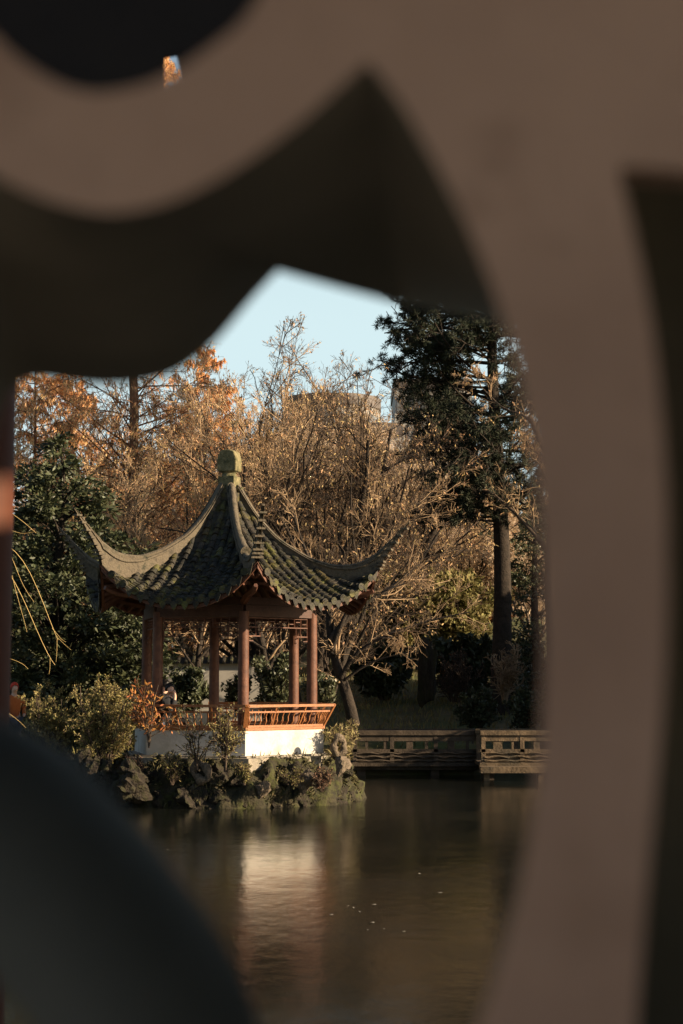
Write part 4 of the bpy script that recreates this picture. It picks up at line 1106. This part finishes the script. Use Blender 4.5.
mre = MB(); loft(mre,F1,B1,YF,YB); loft(mre,F2,B2,YF,YB); loft(mre,F3,B3,YF,YB); off(mre)
mre.build('bar_edges', mat('shaded_edge_tone',(.185,.175,.145),(.24,.225,.19),6,.9,.1), gold)  # darker than the plaster bars: shade of the reveals put into the colour
def closeloop(h, yb, sc=0): 
    h=h+[h[0]]; G=np.stack([np.array([P(a,b_,YF) for a,b_ in h]), np.array([(lambda q:np.array([q[0],yb,q[2]]))(P(a,b_,YF)) for a,b_ in h])],1); mb.grid(G)
closeloop(hole_right,YF+.02); closeloop(hole_tl,YF+.06)
# lower left side of the main opening and its bottom
lowF=[(-170,60),(-300,60),(-300,1300),(440,1300),(440,1110)]; lowB=[(-16,640),(-150,720),(-150,1200),(420,1250),(495,1120)]
off(mb)
mb2=MB(); loft(mb2,lowF,lowB,YF,YB); off(mb2)
mb.add(np.concatenate(mb2.V),mb2.F[0])
# back face
V,F = face_poly([(-330,-420),(1000,-420),(1000,1350),(-330,1350)],[[tuple(p) for p in B1]+[tuple(p) for p in B2[1:]]+[tuple(p) for p in B3[1:]]+lowB[::-1][1:-1]],YB+.001)
mbk = MB().add(V,F); off(mbk)
o = mb.build('lattice_bars', M['plaster_trac'], gold)
# red column of the corridor, at the extreme left
cl = thing('timber_column','dark red timber column of the corridor at the extreme left of the view','column',(X(10,5.2)-.11,5.2,0))
MB().lathe([(.11,-.6),(.11,1.6),(.108,4.6)],24).build('shaft', M['dkredcol'], cl, smooth=True, angle=40)
MB().lathe([(.2,-.95),(.2,-.7),(.15,-.6)],20).build('column_base', M['slab'], cl, smooth=True, angle=40)
wg = thing('sun_baffle','unseen wall and roof added so sun strikes only a patch of the left column','corridor',(5.6,3.7,0))  # unseen baffle added to shape the sunlit patch on the left column
MB().box((0,0,2.1),(.2,4.6,6.6)).build('wall', M['room'], wg)
MB().box((0,0,6.5),(2.4,5.2,1.0)).build('roof', M['tile'], wg)
for yy in (-2.1,2.1): MB().lathe([(.09,5.401),(.09,5.999)],12,(0,yy,0)).build('column', M['dkred'], wg, smooth=True, angle=40)
# lower left scroll: rounded dark stone lobe
sc = MB(); edge = resample(smooth([(-260,690),(-120,690),(0,714),(50,738),(100,780),(150,838),(203,908),(240,970),(268,1045),(290,1130)]),40)
G=[]
for (a,b_),i in zip(edge,range(40)):
    t = i/39; row=[]
    nx,ny = -.72,.69
    for q_ in range(10):
        f=q_/9; ang=f*pi/2
        dpx = 210*(1-cos(ang)); yy = .76-.12*sin(ang)
        row.append(P(a+nx*dpx,b_+ny*dpx,yy))
    G.append(row)
sc.grid(np.array(G))
# back side, closing thickness
G2=[[P(a,b_,.76), P(a-120,b_+110,.83)] for a,b_ in edge]; sc.grid(np.array(G2)[:,::-1])
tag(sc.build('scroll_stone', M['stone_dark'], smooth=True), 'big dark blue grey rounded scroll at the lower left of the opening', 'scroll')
# dark timber behind the side openings
def board(name,pxs,Y,th,label,cat,m):
    k=len(pxs); V=[P(a,b_,Y) for a,b_ in pxs]; V2=[v+np.array([0,th,0]) for v in V]
    from mathutils.geometry import tessellate_polygon
    from mathutils import Vector
    tr=[list(t) for t in tessellate_polygon([[Vector((a,-b_,0)) for a,b_ in pxs]])]
    mbb=MB().add(V+V2,tr+[[i+k for i in t[::-1]] for t in tr]+[[i,k+i,k+(i+1)%k,(i+1)%k] for i in range(k)])
    return tag(mbb.build(name,m),label,cat)
board('timber_wall',[(596,-20),(1250,60),(1250,1500),(575,1500),(592,1000),(610,700)],1.3,.06,'dark timber wall behind the right hand opening','wall',mat('brown_timber',(.13,.105,.07),(.17,.14,.095),5,.8))
board('eave_board',[(-520,-600),(620,-600),(560,75),(420,40),(330,40),(230,150),(187,150),(181,74),(176,54),(164,56),(163,80),(160,150),(120,190),(-60,120),(-520,60)],4.0,.015,'dark eave board behind the upper left opening with a small bright gap','eave board',mat('black_brown_eave',(.010,.006,.004),(.014,.009,.006),5,.8))
# small twig with pale leaves by the gap
# ---------------------------------------------------------------- corridor round the camera
rg = thing('garden_corridor','covered corridor with plain walls and dark ceiling around the viewpoint','corridor',(0,0,0))
zc = 3.75; zf=1.0
def bx(nm_,x0,x1,y0,y1,z0,z1,m): MB().box(((x0+x1)/2,(y0+y1)/2,(z0+z1)/2),(x1-x0,y1-y0,z1-z0)).build(nm_,m,rg)
bx('ceiling',-3.2,2.8,-1.6,1.35,zc,zc+.15,M['dark_timber'])
bx('floor',-3.2,2.8,-2.6,.98,zf-.2,zf+.02,M['dkfloor'])
bx('end_wall',2.6,2.8,-2.6,.98,zf+.021,zc-.001,M['room'])
xl,xr = P(-420,500,YF)[0], P(1150,500,YF)[0]
PW = xr-xl
for sx_, lb_ in ((-1,'lattice panel next to the main one, beyond the left edge of the view'),(1,'lattice panel next to the main one, beyond the right edge of the view')):
    copy_tree(gold, (sx_*(PW+.004), YF, 0), None, None, lb_)
scr = bpy.data.objects['scroll_stone'].copy(); COL.objects.link(scr); scr.location.x = -(PW+.004); scr['label'] = 'rounded dark scroll stone of the neighbouring lattice panel, beyond the left edge'
xl, xr = xl-PW-.006, xr+PW+.006
zl,zu = P(341,1420,YF)[2]+.02, P(341,-520,YF)[2]-.02
bx('window_wall',-3.2,xl,.62,.84,zf+.021,zc-.001,M['room'])
bx('window_wall',xr,2.599,.62,.84,zf+.021,zc-.001,M['room'])
bx('window_wall',xl+.001,xr-.001,.62,.84,zf+.021,zl,M['room'])
bx('window_wall',xl+.001,xr-.001,.62,.84,zu,zc-.001,M['room'])
for x_ in (-3.0,2.0): 
    MB().lathe([(.1,zf+.02),(.1,zc)],16,(x_,-1.5,0)).build('corridor_column', M['dkred'], rg, smooth=True, angle=40)

tag(MB().add([(-30,-40,1.10),(30,-40,1.10),(30,-1.7,1.10),(-30,-1.7,1.10),(-30,-40,.9),(30,-40,.9),(30,-1.7,.9),(-30,-1.7,.9)],[[0,1,2,3],[4,5,1,0],[6,7,3,2],[5,6,2,1],[7,4,0,3]]).build('bounce_slab', mat('pale_bounce_slab',(.5,.45,.38),(.6,.54,.46),1.5,.85,.1)), kind='structure')  # unseen pale slab behind the camera, added to bounce warm light onto the lattice
# ---------------------------------------------------------------- light, camera
SUN_AZ, SUN_EL = radians(-15.5), radians(19)   # azimuth of the sun from +x towards +y
sd = np.array([cos(SUN_AZ)*cos(SUN_EL), sin(SUN_AZ)*cos(SUN_EL), sin(SUN_EL)])
from mathutils import Vector
L = bpy.data.lights.new('sun','SUN'); L.energy = 5.0; L.angle = radians(.6); L.color = (1.0,.79,.54)
lo = bpy.data.objects.new('sun', L); COL.objects.link(lo); lo.rotation_euler = Vector((-sd).tolist()).to_track_quat('-Z','Y').to_euler()
w = bpy.data.worlds.new('World'); S.world = w; w.use_nodes = True
nt = w.node_tree; sky = nt.nodes.new('ShaderNodeTexSky'); sky.sky_type='NISHITA'; sky.sun_disc=False
sky.sun_elevation = SUN_EL; sky.sun_rotation = pi/2-SUN_AZ
sky.air_density=1.0; sky.dust_density=.8; sky.ozone_density=1.0
tcw = nt.nodes.new('ShaderNodeTexCoord'); sep = nt.nodes.new('ShaderNodeSeparateXYZ'); nt.links.new(tcw.outputs['Generated'], sep.inputs[0])
mrw = nt.nodes.new('ShaderNodeMapRange'); mrw.interpolation_type='SMOOTHSTEP'; mrw.inputs[1].default_value=.20; mrw.inputs[2].default_value=.42; mrw.inputs[3].default_value=.95; mrw.inputs[4].default_value=0
nt.links.new(sep.outputs[2], mrw.inputs[0])
mxw = nt.nodes.new('ShaderNodeMix'); mxw.data_type='RGBA'; mry = nt.nodes.new('ShaderNodeMapRange'); mry.interpolation_type='SMOOTHSTEP'; mry.inputs[1].default_value=-.2; mry.inputs[2].default_value=.7; nt.links.new(sep.outputs[1], mry.inputs[0])
mul = nt.nodes.new('ShaderNodeMath'); mul.operation='MULTIPLY'; nt.links.new(mrw.outputs[0], mul.inputs[0]); nt.links.new(mry.outputs[0], mul.inputs[1]); nt.links.new(mul.outputs[0], mxw.inputs[0]); nt.links.new(sky.outputs[0], mxw.inputs[6]); mxw.inputs[7].default_value=(5.7,7.2,7.5,1)
nt.links.new(mxw.outputs[2], nt.nodes['Background'].inputs[0]); nt.nodes['Background'].inputs[1].default_value = .05
cam = bpy.data.cameras.new('camera'); co = bpy.data.objects.new('camera', cam); COL.objects.link(co)
co.location=(0,0,CAMH); co.rotation_euler=(pi/2+PITCH,0,0)
cam.sensor_fit='VERTICAL'; cam.sensor_height=36; cam.lens = FPX/1024*36
cam.clip_start=.05; cam.clip_end=4000
cam.dof.use_dof=True; cam.dof.focus_distance=37.5; cam.dof.aperture_fstop = cam.lens/11.5
S.camera = co
S.view_settings.view_transform='Standard'; S.view_settings.look='None'; S.view_settings.exposure=1.3; S.view_settings.gamma=1
S.view_settings.use_curve_mapping=False
